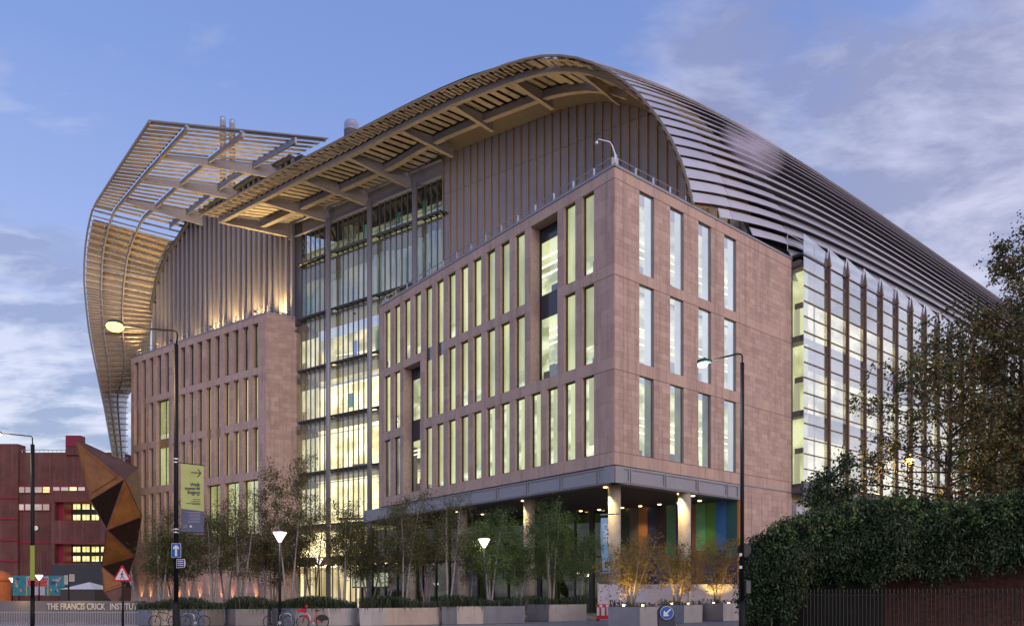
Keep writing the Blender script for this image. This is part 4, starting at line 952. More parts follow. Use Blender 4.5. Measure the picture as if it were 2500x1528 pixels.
for v in (1128, 1297):
    m = MB(); a, b2 = at(431, v, D), at(500, v+8 if v < 1200 else v+3, D); m.tube([(a.x, D, a.z), (b2.x, D, b2.z)], .012, 6); m.build('bracket', POLE, BN)
m = MB(); q = at(430, HV, 24)
for v in (1120, 1128.5, 1291.5, 1299): z = at(0, v, 24).z; m.lathe((q.x, 24, z-.02), [(.078, 0), (.08, .02), (.078, .04)], 12)
m.build('clamp', BRASS, BN)
# ---- one way sign, small blue sign
def rr(mb, x0, x1, z0, z1, y, th=.01, r=.03, mi=0):
    pts = []
    for cx, cz, a0 in ((x1-r, z1-r, 0), (x0+r, z1-r, 90), (x0+r, z0+r, 180), (x1-r, z0+r, 270)):
        for k in range(4): a = math.radians(a0+k*30); pts.append((cx+r*math.cos(a), y, cz+r*math.sin(a)))
    mb.prism(pts, (0, -th, 0), mi)
D = 23.86; a, b2 = at(418.7, 1325.5, D), at(442, 1360.5, D)
t = thing('one_way_sign', 'blue rectangular sign with white upward arrow on lamp column', 'road sign', (a.x, D, b2.z))
m = MB(); rr(m, a.x, b2.x, b2.z, a.z, D, .006, .03); m.build('border', WHITE, t); m = MB(); rr(m, a.x+.012, b2.x-.012, b2.z+.012, a.z-.012, D-.008, .004, .025); m.build('plate', BLUE, t)
cx = (a.x+b2.x)/2; zt_, zb_ = a.z-.045, b2.z+.045; w2 = .036
m = MB(); m.prism([(cx-w2, D-.016, zb_), (cx+w2, D-.016, zb_), (cx+w2, D-.016, zt_-.11), (cx+.09, D-.016, zt_-.155), (cx+.10, D-.016, zt_-.09), (cx, D-.016, zt_), (cx-.10, D-.016, zt_-.09), (cx-.09, D-.016, zt_-.155), (cx-w2, D-.016, zt_-.11)], (0, -.004, 0)); m.build('arrow', WHITE, t)
D = 23.9; a, b2 = at(431, 1364.5, D), at(453.5, 1386, D); t = thing('small_blue_sign', 'small blue cycle direction sign below the one way arrow', 'road sign', (a.x, D, b2.z))
m = MB(); m.prism([(a.x, D, a.z), (b2.x-.03, D, a.z+.01), (b2.x, D, (a.z+b2.z)/2), (b2.x-.03, D, b2.z+.03), (a.x, D, b2.z)], (0, -.01, 0)); m.build('border', WHITE, t)
m = MB(); m.prism([(a.x+.015, D-.012, a.z-.015), (b2.x-.045, D-.012, a.z-.01), (b2.x-.045, D-.012, b2.z+.045), (a.x+.015, D-.012, b2.z+.02)], (0, -.004, 0)); m.build('plate', mat('navy plate', (.02, .02, .18), .4), t)
m = MB(); [m.box(a.x+.045, b2.x-.07, D-.022, D-.017, a.z-.07-i*.065, a.z-.045-i*.065) for i in range(3)]; m.build('small_print', WHITE, t)
# ---- pedestrian warning triangle
D = 24; c = at(298, 1450, D); t = thing('warning_sign', 'red bordered triangle sign with walking figure on black post', 'road sign', (c.x, D, GZ))
m = MB(); m.tube([(c.x, D+.05, GZ), (c.x, D+.05, at(0, 1385, D).z)], .038, 10); m.build('post', POLE, t, True)
top, bl, br_ = at(298.5, 1377.5, D), at(275, 1418, D), at(322, 1418, D)
def tri(y, k, mm, nm, th=.006):
    cx = (top.x+bl.x+br_.x)/3; cz = (top.z+bl.z+br_.z)/3; pts = []
    for p, o in ((top, 0), (bl, 1), (br_, 2)):
        px_, pz_ = cx+(p.x-cx)*k, cz+(p.z-cz)*k; dx, dz = cx-px_, cz-pz_; L_ = math.hypot(dx, dz); ang = math.atan2(-dz, -dx); r = .028*k
        for da in (-.9, -.3, .3, .9): pts.append((px_+dx/L_*r*1.6+r*math.cos(ang+da), y, pz_+dz/L_*r*1.6+r*math.sin(ang+da)))
    m = MB(); m.prism(pts, (0, -th, 0)); m.build(nm, mm, t)
tri(D, 1.0, RED, 'border'); tri(D-.009, .72, WHITE, 'plate')
c = at(299, 1406, D); m = MB(); y = D-.020; s = .0145
def seg(pts, r): m.tube([(c.x+p*s, y, c.z+q*s) for p, q in pts], r, 5)
ellipsoid(m, (c.x+.2*s, y, c.z+10.2*s), .020, .006, .022, 8)
seg([(0, 7.6), (-.3, 4.8), (-.2, 2.0)], .017); seg([(-.2, 2.0), (2.0, -1.5), (4.2, -5.0), (5.2, -5.0)], .011); seg([(-.2, 2.0), (-1.0, -1.8), (-4.0, -5.2), (-3.6, -5.8)], .011); seg([(0, 7.4), (2.4, 4.6), (4.2, 3.2)], .007); seg([(0, 7.4), (-2.6, 5.0), (-3.4, 2.6)], .007)
m.build('walking_figure', POLE, t)
# ---- keep left bollard and the dark one
def bollard(u, v, D, r, label, face):
    c = at(u, v, D); t = thing('traffic_bollard', label, 'bollard', (c.x, D, GZ), 'rounded traffic bollards')
    m = MB(); pts = [(c.x-r*1.05, D+.1, GZ)]+[(c.x+r*1.15*math.cos(a), D+.1, c.z+r*1.15*math.sin(a)) for a in np.linspace(math.pi, 0, 12)]+[(c.x+r*1.6, D+.1, GZ)]
    m.prism(pts, (0, .35, 0)); m.build('body', mat('bollard body', (.03, .035, .06), .5), t)
    if face:
        for rr_, mm, y, nm in ((r, WHITE, D, 'rim'), (r*.93, BLUE, D-.012, 'plate')):
            m = MB(); m.prism([(c.x+rr_*math.cos(k*math.pi/16), y, c.z+rr_*math.sin(k*math.pi/16)) for k in range(32)], (0, .008, 0)); m.build(nm, mm, t)
        ax = np.array([-.707, -.707]); ay = np.array([.707, -.707]); P = lambda a, b: (c.x+(ax[0]*a+ay[0]*b)*r, D-.022, c.z+(ax[1]*a+ay[1]*b)*r)
        m = MB(); m.prism([P(-.78, -.11), P(-.78, .11), P(.1, .11), P(.0, .48), P(.18, .48), P(.72, 0), P(.18, -.48), P(.0, -.48), P(.1, -.11)], (0, .006, 0)); m.build('arrow', WHITE, t)
    return t
bollard(1628, 1495, 33, .30, 'blue keep left roundel with white arrow on dark bollard', True)
bollard(1852, 1487, 34, .30, 'black rounded bollard seen from behind beside the right lamp column', False)
# ---- round sign back, label plates and box on the right column
c = at(1817, 1342, 26.15); t = thing('round_sign', 'dark back of a round sign on the right lamp column', 'road sign', (c.x, 26.15, c.z))
m = MB(); m.prism([(c.x+.245*math.cos(k*math.pi/16), 26.15, c.z+.245*math.sin(k*math.pi/16)) for k in range(32)], (0, .012, 0)); m.build('plate', mat('dark sign back', (.02, .02, .025), .5), t)
for v in (1353, 1384): a = at(1808, v, 25.9); m = MB(); m.box(a.x-.045, a.x+.045, 25.88, 25.9, a.z-.05, a.z+.05); m.build('sticker', WHITE, t)
a = at(1826.5, 1432, 25.95); m = MB(); m.box(a.x-.07, a.x+.07, 25.9, 26.05, a.z-.22, a.z+.22); o = m.build('junction_box', mat('box grey', (.1, .1, .11), .5)); tag(o, 'small dark metal box strapped to the right lamp column', 'box')
# ---- post top lanterns on the plaza
def plaza_lamp(u, v, D, label, e=90):
    c = at(u, v, D); t = thing('plaza_lamp', label, 'lamp post', (c.x, D, GZ), 'cone topped plaza lamps')
    m = MB(); m.tube([(c.x, D, GZ), (c.x, D, c.z-.45)], [.10, .06], 8); m.build('post', POLE, t, True)
    m = MB(); m.lathe((c.x, D, c.z-.5), [(.06, 0), (.18, .2), (.37, .54)], 16); o = m.build('lantern', LANT, t, True)
    m = MB(); m.lathe((c.x, D, c.z+.045), [(.39, 0), (.39, .03), (.1, .06)], 16); m.build('cap', BRASS, o); lamp_light((c.x, D-.3, c.z-.2), e, (1, .82, .6), .3)
for a in ((683, 1301, 41, 'largest lit cone lamp standing in the birches', 160), (779.5, 1363, 66, 'lit cone lamp before the glass entrance', 120), (1182, 1317, 46, 'lit cone lamp left of the stone colonnade columns', 120), (394, 1355, 60, 'lit cone lamp behind leaves beside the sculpture', 90), (30, 1411, 91, 'leftmost lit cone lamp, in front of the orange drum', 60), (95.5, 1404, 79, 'lit cone lamp in front of the coloured exhibition board', 60)): plaza_lamp(*a)

# ================================================================== red brick building at left
BRK = mat('red brown brick', (.145, .052, .042), .85, var=.22, vscale=.5, bump=.3, bscale=6, streak=.4); CRIM = mat('crimson metal', (.26, .012, .04), .5); DG = mat('dark slate metal', (.045, .05, .06), .6)
BD = 125.; t = thing('library_building', 'dark red brick building with crimson bands and small lit windows', 'building', (at(20, HV, BD).x, BD, GZ))
def bx(nm, u0, u1, v0, v1, d0, d1, mm, par=None):
    a, b2 = at(u0, v0, d0), at(u1, v1, d0); m = MB(); m.box(a.x, b2.x, d0, d1, max(b2.z, GZ), a.z); return m.build(nm, mm, par or t)
bx('wall', -60, 43.5, 1083, 1480, BD-.5, BD+1.5, BRK); bx('wall', 43.5, 300, 1104, 1480, BD, BD+20, BRK); bx('wall', 126, 133, 1197, 1400, BD-6, BD, BRK)
bx('tower', 160, 196.5, 1089, 1110, BD-.4, BD+.9, BRK); bx('tower', 160, 196.5, 1062.5, 1088.8, BD-.5, BD+.9, CRIM)
bx('wall', 133, 300, 1197, 1224, BD-6, BD-.1, BRK); bx('wall', 133, 300, 1270, 1326, BD-6, BD-.1, BRK); bx('wall', 133, 300, 1374, 1382, BD-6, BD-.1, BRK)
bx('canopy', 126, 300, 1378, 1432, BD-9, BD-6.1, DG)
for v0, v1 in ((1224, 1270), (1326, 1374)):
    bx('recess_side', 133, 155, v0, v1, BD-5, BD-.2, CRIM); w_ = bx('window_wall', 155, 300, v0, v1, BD-2.5, BD-.2, DG)
    for k in range(6):
        for r in range(2):
            for h in range(2):
                u0 = 156+k*22.7+h*9.3; vv = v0+(6 if v0 < 1300 else 8)+r*(26 if v0 < 1300 else 23)
                f = bx('window', u0-.6, u0+8.2, vv-.6, vv+13.4, BD-2.62, BD-2.52, FRAMEM, w_)
                bx('window', u0, u0+7.6, vv, vv+12.8, BD-2.68, BD-2.63, litmat('warm office', (.9, .75, .2), (1.5, 1.35, .7), 1, (.4, .4, 1.5)) if k+r+h == 0 else MATS['warm office'], w_)
for v0, v1, us in ((1188.5, 1201.5, [(47, 58), (62, 76), (84, 101), (105, 120), (130, 144), (149, 166), (170, 186), (191, 206)]), (1230.5, 1244.5, [(47, 57), (62, 77), (84, 101), (105, 119)])):
    o = bx('window_band', 44, 213 if v0 < 1200 else 124, v0-2.5, v1+2, BD-.18, BD-.02, CRIM)
    for i, (u0, u1) in enumerate(us): bx('window', u0, u1, v0, v1, BD-.3, BD-.2, litmat('pale office', (.5, .42, .38), (.75, .68, .62), .8, (.2, .2, .5)) if (i, v0) == (0, 1188.5) else (MATS['pale office'] if i % 3 or v0 > 1200 else MATS['warm office']), o)
for v in (1214, 1265, 1317, 1368): bx('band', -60, 43.5, v-2.3, v+2.3, BD-.65, BD-.51, CRIM)
bx('band', 43.5, 132, 1321, 1326, BD-.12, BD-.02, CRIM); bx('band', 133, 300, 1222, 1225, BD-6.12, BD-6.01, CRIM); bx('band', 133, 300, 1323.5, 1327, BD-6.12, BD-6.01, CRIM); bx('band', 44, 126, 1226, 1229, BD-.12, BD-.02, CRIM)
c = at(88.5, 1288.5, BD); m = MB(); m.prism([(c.x+.55*math.cos(k*math.pi/10), BD-.1, c.z+.55*math.sin(k*math.pi/10)) for k in range(20)], (0, .08, 0)); o = m.build('round_window', FRAMEM, t)
m = MB(); m.prism([(c.x+.4*math.cos(k*math.pi/10), BD-.14, c.z+.4*math.sin(k*math.pi/10)) for k in range(20)], (0, .03, 0)); m.build('window', MATS['pale office'], o)
m = MB(); a, b2 = at(43.5, 1098, BD), at(160, 1098, BD); m.tube([(a.x, BD, a.z), (b2.x, BD, b2.z)], .06, 5)
for k in range(12): x = a.x+(b2.x-a.x)*k/11; m.tube([(x, BD, a.z-.5), (x, BD, a.z)], .05, 4)
m.build('roof_rail', BRASS, t)
for u in (55, 126): bx('pilaster_joint', u-.25, u+.25, 1104, 1480, BD-.04, BD-.01, DG)
c = at(2, HV, 100); t = thing('orange_drum', 'low round orange brick drum lit warm at left edge', 'pavilion', (c.x, 100, GZ)); OB = mat('orange brick', (.42, .13, .04), .8, var=.1)
m = MB(); m.lathe((c.x, 100, GZ), [(1.6, 0), (1.6, 3.3-GZ-.0)], 24); m.build('drum', OB, t); m = MB(); m.lathe((c.x, 100, 3.3), [(1.7, 0), (1.5, .6), (.9, 1.2), (.2, 1.5)], 24); m.build('dome', OB, t, True); lamp_light((c.x+1.5, 95.5, 5.5), 220, (1, .5, .15), .3)
# ---- exhibition board
D = 88; t = thing('exhibition_board', 'teal exhibition hoarding reading Unfinished Business with drawn placards', 'hoarding', (at(95, 0, D).x, D, GZ))
def pl(nm, u0, u1, v0, v1, y, mm, th=.03): a, b2 = at(u0, v0, D), at(u1, v1, D); m = MB(); m.box(a.x, b2.x, y, y+th, b2.z, a.z); return m.build(nm, mm, t)
pl('panel', 31, 158, 1404.5, 1453, D, mat('teal print', (.04, .22, .25), .6, var=.35, vscale=1.5), .15); 
PW = mat('placard print', (.48, .45, .50), .6); pl('title_panel', 65, 119, 1406.5, 1431, D-.05, PW); pl('text_panel', 74, 110, 1431.5, 1452, D-.05, PW)
for u in (64, 116): pl('yellow_pole', u, u+3.2, 1432, 1453, D-.06, mat('yellow print', (.5, .38, .06), .6))
c = at(92.5, 1418.2, D); text('UNFINISHED', .62, RED, t, (c.x, D-.08, c.z), 0, 'CENTER', .01, None, .70, .02); c = at(92.5, 1429.4, D); text('BUSINESS', .70, RED, t, (c.x, D-.08, c.z), 0, 'CENTER', .01, None, .80, .03)
rg = random.Random(5)
for i in range(16):
    u0 = rg.choice([rg.uniform(34, 58), rg.uniform(122, 148)]); v0 = rg.uniform(1407, 1442); c_ = rg.choice([(.45, .35, .42), (.5, .2, .22), (.05, .06, .12), (.35, .38, .45), (.02, .08, .12), (.4, .42, .3)])
    pl('placard', u0, u0+rg.uniform(3, 7), v0, v0+rg.uniform(4, 8), D-.05-i*.002, mat('placard', c_, .6))
# ---- wayfinding board, white tent
D = 62; t = thing('wayfinding_sign', 'black post carrying two cream information boards', 'sign', (at(167.5, 0, D).x, D, GZ))
m = MB(); c = at(167.6, 1400, D); m.tube([(c.x, D, GZ), (c.x, D, c.z)], .06, 8); m.build('post', POLE, t); CR = mat('cream board', (.55, .50, .40), .6)
for u0, u1, v0, v1 in ((158.5, 167, 1403.5, 1426), (170, 183, 1401, 1418.5)):
    a, b2 = at(u0, v0, D), at(u1, v1, D); m = MB(); m.box(a.x, b2.x, D-.08, D-.04, b2.z, a.z); o = m.build('board', CR, t)
    m = MB(); [m.box(a.x+.05, b2.x-.06, D-.09, D-.083, a.z-.1-i*.09, a.z-.08-i*.09) for i in range(5)]; m.build('small_print', INK, o)
D = 84; c = at(212, 1420, D); t = thing('white_tent', 'white peaked tent roof behind the fence', 'tent', (c.x, D, GZ)); a, b2 = at(172, 1438, D), at(254, 1438, D)
m = MB(); m.add([(a.x, D-2, a.z), (b2.x, D-2, a.z), (b2.x, D+3, a.z), (a.x, D+3, a.z), (c.x, D+.5, c.z)], [(0, 1, 4), (1, 2, 4), (2, 3, 4), (3, 0, 4)]); m.build('tent_roof', mat('tent fabric', (.7, .68, .72), .8), t)
m = MB(); m.box(a.x, b2.x, D-1.9, D+2.9, GZ, a.z-.02); m.build('tent_wall', mat('tent wall', (.06, .05, .05), .8), t)
# ---- low wall with the institute's name, pale picket railing
D = 50; t = thing('name_wall', 'low grey wall carrying raised letters The Francis Crick Institute', 'wall', (at(150, 0, D).x, D, GZ)); a, b2 = at(-30, 1466, D), at(350, 1466, D)
m = MB(); m.box(a.x, b2.x, D, D+.35, GZ, a.z); m.build('wall', mat('grey render', (.16, .15, .16), .7, var=.1, vscale=.5), t)
LT = mat('steel lettering', (.62, .57, .52), .35, .5, emit=(.8, .6, .42), es=.16)
zl_ = at(0, 1487, D).z
ta = text('THE FRANCIS CRICK', .60, LT, t, (at(116, 0, D).x, D-.05, zl_), 0, 'LEFT', .02, None, .70, .008); text('INSTITUTE', .60, LT, t, (at(269, 0, D).x, D-.05, zl_), 0, 'LEFT', .02, None, .72, .008)
for u in (57, 177, 198): c = at(u, 1458 if u > 100 else 1474, D); lamp_light((c.x, D-.6, c.z+.3), 18, (1, .6, .2), .1)
D = 41; t = thing('picket_railing', 'pale steel picket railing along the pavement at left', 'railing', (at(150, 0, D).x, D, GZ)); a, b2 = at(-25, 1493, D), at(338, 1493, D); PK = mat('pale picket steel', (.42, .40, .42), .4, .4)
m = MB(); m.box(a.x, b2.x, D-.02, D+.02, a.z-.04, a.z); m.box(a.x, b2.x, D-.02, D+.02, GZ+.18, GZ+.22); m.build('rail', PK, t)
m0 = MB(); m0.box(-.016, .016, D-.013, D+.013, GZ+.1, a.z+.06); me = m0.mesh('picket', PK); n = int((b2.x-a.x)/.135)
for k in range(n): o = bpy.data.objects.new('picket', me); COL.objects.link(o); o.parent = t; o.location = Vector((a.x+k*.135, 0, 0))-Vector(t.location)

# ================================================================== rusty faceted sculpture
t = thing('faceted_sculpture', 'tall twisting rust brown sculpture of stacked tetrahedra', 'sculpture', (at(287, 0, 62).x, 62, GZ))
V = dict(T=at(184, 1072, 62.5), R1=at(335.5, 1142, 63.5), P=at(304.7, 1169.7, 60.2), L1=at(220.4, 1221.5, 62.2), R2=at(346, 1260, 63), M=at(261, 1293, 60.0), R3=at(330.6, 1357.7, 62.6), L2=at(248, 1382, 62.2), BR=at(306, 1429, 61.5), M2=at(254.5, 1445, 61.2), BT=at(285, 1478, 61.2), FT=Vector((at(287, 0, 62).x, 62, GZ)), K1=at(262, 1180, 66), K2=at(290, 1280, 66), K3=at(285, 1380, 64.5), K4=at(262, 1230, 64))
RU = mat('corten orange', (.33, .135, .035), .55, .25, var=.25, vscale=.8, bump=.2, wear=((.24, .085, .03), 1.5, .8)); RD_ = mat('corten dark', (.14, .065, .05), .6, .2, var=.25, vscale=.8, wear=((.07, .035, .03), 1.2, .7)); BKc = mat('corten open face', (.025, .015, .011), 1.0, spec=0.0, var=.2)
F_ = [('T', 'L1', 'P', RU), ('T', 'P', 'R1', RD_), ('P', 'L1', 'M', BKc), ('P', 'M', 'R2', RU), ('P', 'R2', 'R1', RD_), ('M', 'R3', 'R2', BKc), ('M', 'L2', 'R3', RU), ('L2', 'BR', 'R3', BKc), ('L2', 'M2', 'BR', RU), ('M2', 'BT', 'BR', RD_), ('L1', 'L2', 'M', RU) if 0 else ('L1', 'K4', 'M', RU),
      ('T', 'K1', 'L1', RD_), ('T', 'R1', 'K1', RD_), ('R1', 'R2', 'K2', RD_), ('K1', 'R1', 'K2', RD_), ('L1', 'K1', 'K2', RD_), ('L1', 'K2', 'K4', RU), ('K4', 'K2', 'M', RU), ('R2', 'R3', 'K3', RD_), ('K2', 'R2', 'K3', RD_), ('M', 'K2', 'K3', RD_), ('M', 'K3', 'L2', RU), ('R3', 'BR', 'K3', RD_), ('K3', 'BR', 'BT', RD_), ('K3', 'BT', 'M2', RD_), ('K3', 'M2', 'L2', RD_), ('M2', 'FT', 'BT', RD_), ('BT', 'FT', 'BR', RD_)]
for i, (a, b2, c, mm) in enumerate(F_):
    A_, B_, C_ = V[a], V[b2], V[c]; n = (B_-A_).cross(C_-A_).normalized(); cen = (A_+B_+C_)/3
    if n.y > 0 and i < 11: n = -n
    m = MB(); m.prism([tuple(A_), tuple(B_), tuple(C_)], tuple(-n*.05) if i < 11 else (0, .03, 0)); o = m.build('facet', mm, t)
    if mm is RU and i < 11:      # raised inner plate
        q = [cen+(x-cen)*.72 for x in (A_, B_, C_)]; m = MB(); m.prism([tuple(x+n*.012) for x in q], tuple(n*.05)); m.build('plate', RU, o)
    if i < 11:
        m = MB()
        for x, y_ in ((A_, B_), (B_, C_), (C_, A_)): m.tube([tuple(x+n*.02), tuple(y_+n*.02)], .035, 4)
        m.build('edge_seam', RD_, o)
# ================================================================== planting
def leafmat(name, cols, rough=.55, trans=.25):
    m = mat(name, tint=cols, rough=rough, spec=.3); b = m.node_tree.nodes['Principled BSDF']
    b.inputs['Transmission Weight'].default_value = 0; b.inputs['Subsurface Weight'].default_value = 0
    return m
OLIVE = leafmat('birch leaf', [(.050, .060, .020), (.085, .095, .030), (.12, .115, .035), (.085, .065, .03)])
GREEN = leafmat('fresh leaf', [(0.046, 0.085, 0.026), (0.078, 0.143, 0.039), (0.111, 0.182, 0.052), (0.143, 0.156, 0.039)])
AMBER = leafmat('autumn leaf', [(0.120, 0.090, 0.020), (0.200, 0.140, 0.020), (0.260, 0.170, 0.030), (0.100, 0.110, 0.030)])
PLANEL = leafmat('plane tree leaf', [(.045, .065, .03), (.09, .11, .035), (.14, .13, .045), (.22, .12, .04), (.06, .09, .055)])
IVY = leafmat('ivy leaf', [(.012, .026, .012), (.025, .05, .02), (.045, .08, .03), (.08, .10, .05), (.05, .045, .02)], .4)
STRAP = leafmat('strap leaf', [(.020, .032, .018), (.032, .048, .026), (.055, .075, .035), (.10, .105, .06)], .5)
BARK = mat('birch bark', (.31, .285, .27), .8, var=.2, vscale=6, wear=((.05, .045, .04), 9, .8)); DBARK = mat('dark bark', (.055, .045, .04), .9, var=.3, vscale=5)
YBARK = mat('warm bark', (.30, .23, .15), .8, var=.3, vscale=5)
def leaves(name, pts, size, material, parent, rng, drop=0.0, tint=None, aspect=.55, kind=None):
    pts = np.asarray(pts); n = len(pts); d = rng.normal(size=(n, 3)); d[:, 2] -= drop; d /= np.linalg.norm(d, axis=1)[:, None]
    r = rng.normal(size=(n, 3)); s = np.cross(d, r); s /= np.linalg.norm(s, axis=1)[:, None]; L = size*rng.uniform(.6, 1.25, (n, 1))
    q = np.cross(d, s)*L*.12
    v = np.stack([pts, pts+d*L*.5+s*L*aspect*.5+q, pts+d*L, pts+d*L*.5-s*L*aspect*.5+q], 1).reshape(-1, 3)
    me = bpy.data.meshes.new(name); me.vertices.add(4*n); me.loops.add(4*n); me.polygons.add(n)
    me.vertices.foreach_set('co', v.ravel()); me.loops.foreach_set('vertex_index', np.arange(4*n)); me.polygons.foreach_set('loop_start', np.arange(0, 4*n, 4)); me.polygons.foreach_set('loop_total', np.full(n, 4))
    me.materials.append(material); t_ = rng.uniform(0, 1, n) if tint is None else np.clip(tint+rng.normal(0, .15, n), 0, 1)
    a = me.attributes.new('tint', 'FLOAT', 'POINT'); a.data.foreach_set('value', np.repeat(t_, 4)); me.update(); me.validate()
    return link(name, me, parent, kind)
def tree(name, label, cat, base, h, cr, stems, nl, size, lm, bark, seed, group, lean=.12, r0=.07, start=.22, drop=.6, up=.55, spread=.22, shape=None, nbr=26):
    rng = np.random.default_rng(seed); t = thing(name, label, cat, base, group); bx_, by_, bz = base; pts = []; tm = MB(); bm_ = MB()
    for si in range(stems):
        ang = 2*math.pi*(si/stems)+rng.uniform(-.5, .5); hh = h*rng.uniform(.8, 1.0) if si else h; ln = lean*rng.uniform(.5, 1.3)*hh
        P = []; dx, dy = math.cos(ang)*ln, math.sin(ang)*ln; nx, ny = 0, 0
        off = .0 if stems == 1 else .14
        for k in range(9):
            f = k/8; nx += rng.normal(0, .05)*hh*.06; ny += rng.normal(0, .05)*hh*.06
            P.append(Vector((bx_+math.cos(ang)*off+dx*f**1.2+nx, by_+math.sin(ang)*off+dy*f**1.2+ny, bz+hh*.97*f)))
        R = [r0*(1-.9*k/8)*rng.uniform(.95, 1.05) for k in range(9)]; m_ = tm; m_.tube(P, R, 7)
        for bi in range(int(nbr/math.sqrt(stems))):
            f = start+(1-start)*((bi+rng.uniform(0, 1))/int(nbr/math.sqrt(stems)))**.9; f = min(f, .985); x = f*8; i = int(x); p = P[i].lerp(P[min(i+1, 8)], x-i)
            a = rng.uniform(0, 6.283); prof = shape(f) if shape else math.sin(min(1, (f-start)/(1-start)+.18)*math.pi*.86)**.7
            Lb = cr*prof*rng.uniform(.6, 1.1); dv = Vector((math.cos(a), math.sin(a), up*rng.uniform(.4, 1.5))); dv.normalize()
            q = [p]; cur = p.copy(); dd = dv.copy()
            for k in range(5):
                dd = (dd+Vector(rng.normal(0, .16, 3))+Vector((0, 0, -.06*drop*k))).normalized(); cur = cur+dd*Lb/5; q.append(cur.copy())
            rb = r0*(.30 if r0 < .15 else .42)*(1-f*.6); bm_.tube(q, [rb*(1-.16*k) for k in range(6)], 4, cap=False)
            nleaf = int(nl*prof/(nbr*math.sqrt(stems))*1.5)
            for _ in range(3):      # twigs with their leaves
                k0 = rng.integers(2, 6); o = q[k0]; e = o+Vector(rng.normal(0, .34*Lb/1.6, 3))+Vector((0, 0, -.15*drop)); bm_.tube([o, o.lerp(e, .5)+Vector((0, 0, .05)), e], rb*.35, 3, cap=False); q2 = [o, e]
                w = rng.uniform(0, 1, nleaf//4)[:, None]; pts.append(np.array(o)*(1-w)+np.array(e)*w+rng.normal(0, spread*.55, (len(w), 3)))
            w = rng.uniform(.25, 1, nleaf//3); idx = np.minimum((w*5).astype(int), 4); Q = np.array([list(x) for x in q]); fr = (w*5-idx)[:, None]
            pts.append(Q[idx]*(1-fr)+Q[idx+1]*fr+rng.normal(0, spread, (len(w), 3))+np.array([0, 0, -.05*drop]))
    tm.build('trunk', bark, t, True); bm_.build('branch', bark if bark is not BARK else DBARK, t, True, 'stuff'); A = np.concatenate(pts)
    leaves('crown', A, size, lm, t, rng, drop, kind='stuff'); return t
# ---- planters
CONCS = [mat('brushed steel planter', (.30, .31, .36), .38, .7, var=.12, vscale=.9, streak=.45), mat('bronze tinted planter', (.34, .30, .28), .42, .65, var=.14, vscale=.9, streak=.45), mat('pale steel planter', (.52, .50, .50), .4, .65, var=.12, vscale=.9, streak=.35)]
SOIL = mat('soil', (.04, .03, .02), .9)
def planter(name, label, plan, ztop, blades, seed, mats_):
    """plan: list of (x,y) clockwise from the front left; faceted sides each a panel."""
    cx = sum(p[0] for p in plan)/len(plan); cy = sum(p[1] for p in plan)/len(plan); t = thing(name, label, 'planter', (cx, cy, GZ), 'faceted steel planters'); n = len(plan); rng = np.random.default_rng(seed)
    for i in range(n):
        p, q = plan[i], plan[(i+1) % n]; k = .985
        pi, qi = (cx+(p[0]-cx)*.96, cy+(p[1]-cy)*.96), (cx+(q[0]-cx)*.96, cy+(q[1]-cy)*.96); pb, qb = (cx+(p[0]-cx)*k, cy+(p[1]-cy)*k), (cx+(q[0]-cx)*k, cy+(q[1]-cy)*k)
        m = MB(); m.box8([(*pb, GZ+.12), (*qb, GZ+.12), (*qi, GZ+.12), (*pi, GZ+.12), (*p, ztop), (*q, ztop), (*qi, ztop), (*pi, ztop)]); m.build('side_panel', mats_[i % len(mats_)], t)
    m = MB(); m.prism([(cx+(p[0]-cx)*.955, cy+(p[1]-cy)*.955, ztop-.12) for p in plan], (0, 0, .04)); m.build('soil', SOIL, t)
    m = MB(); m.prism([(cx+(p[0]-cx)*.9, cy+(p[1]-cy)*.9, GZ+.1) for p in plan], (0, 0, .04)); m.build('base', DSTEEL, t)
    return t
def straps(label, plan, z, n, hgt, seed, hang=.25):
    rng = np.random.default_rng(seed); cx = sum(p[0] for p in plan)/len(plan); cy = sum(p[1] for p in plan)/len(plan); P = np.array(plan); V_ = []; F = []; T = []
    for i in range(n):
        a, b_ = rng.integers(0, len(P)), rng.uniform(0, 1); e = P[a]*(1-b_)+P[(a+1) % len(P)]*b_; k = rng.uniform(.0, .97)**.6; x, y = cx+(e[0]-cx)*k, cy+(e[1]-cy)*k
        an = rng.uniform(0, 6.283); h = hgt*rng.uniform(.5, 1.2)*(1+.35*math.sin(x*1.3+seed)); r = h*rng.uniform(.4, 1.5); dx, dy = math.cos(an), math.sin(an); w = .018
        if k > .9 and rng.uniform() < hang: h *= .2; dx, dy = (e-np.array([cx, cy]))/np.linalg.norm(e-np.array([cx, cy])); r = .25; tipz = z-.3*rng.uniform(.5, 1.6)
        else: tipz = z+h*rng.uniform(.15, 1.0)
        sx, sy = -dy*w, dx*w; o = len(V_); mx_, my = x+dx*r*.45, y+dy*r*.45; tx, ty = x+dx*r, y+dy*r
        V_ += [(x-sx, y-sy, z-.08), (x+sx, y+sy, z-.08), (mx_+sx, my+sy, z+h*.85), (mx_-sx, my-sy, z+h*.85), (tx, ty, tipz)]; F += [(o, o+1, o+2, o+3), (o+3, o+2, o+4)]; T += [rng.uniform()]*5
    m = MB(); m.v = V_; m.f = F; m.m = [0]*len(F); m.t = T; o = m.build('ground_cover', STRAP); tag(o, label, None, None, 'stuff'); return o
def plan_px(us, D0, depth, zz=None, bulge=None):
    """Front facet corners from left to right at the given distances, closed at the back."""
    f = [(at(u, 0, d).x, d) for u, d in us]; b_ = [(at(us[-1][0]-4, 0, us[-1][1]+depth).x, us[-1][1]+depth), (at(us[0][0]+4, 0, us[0][1]+depth).x, us[0][1]+depth)]; return f+b_
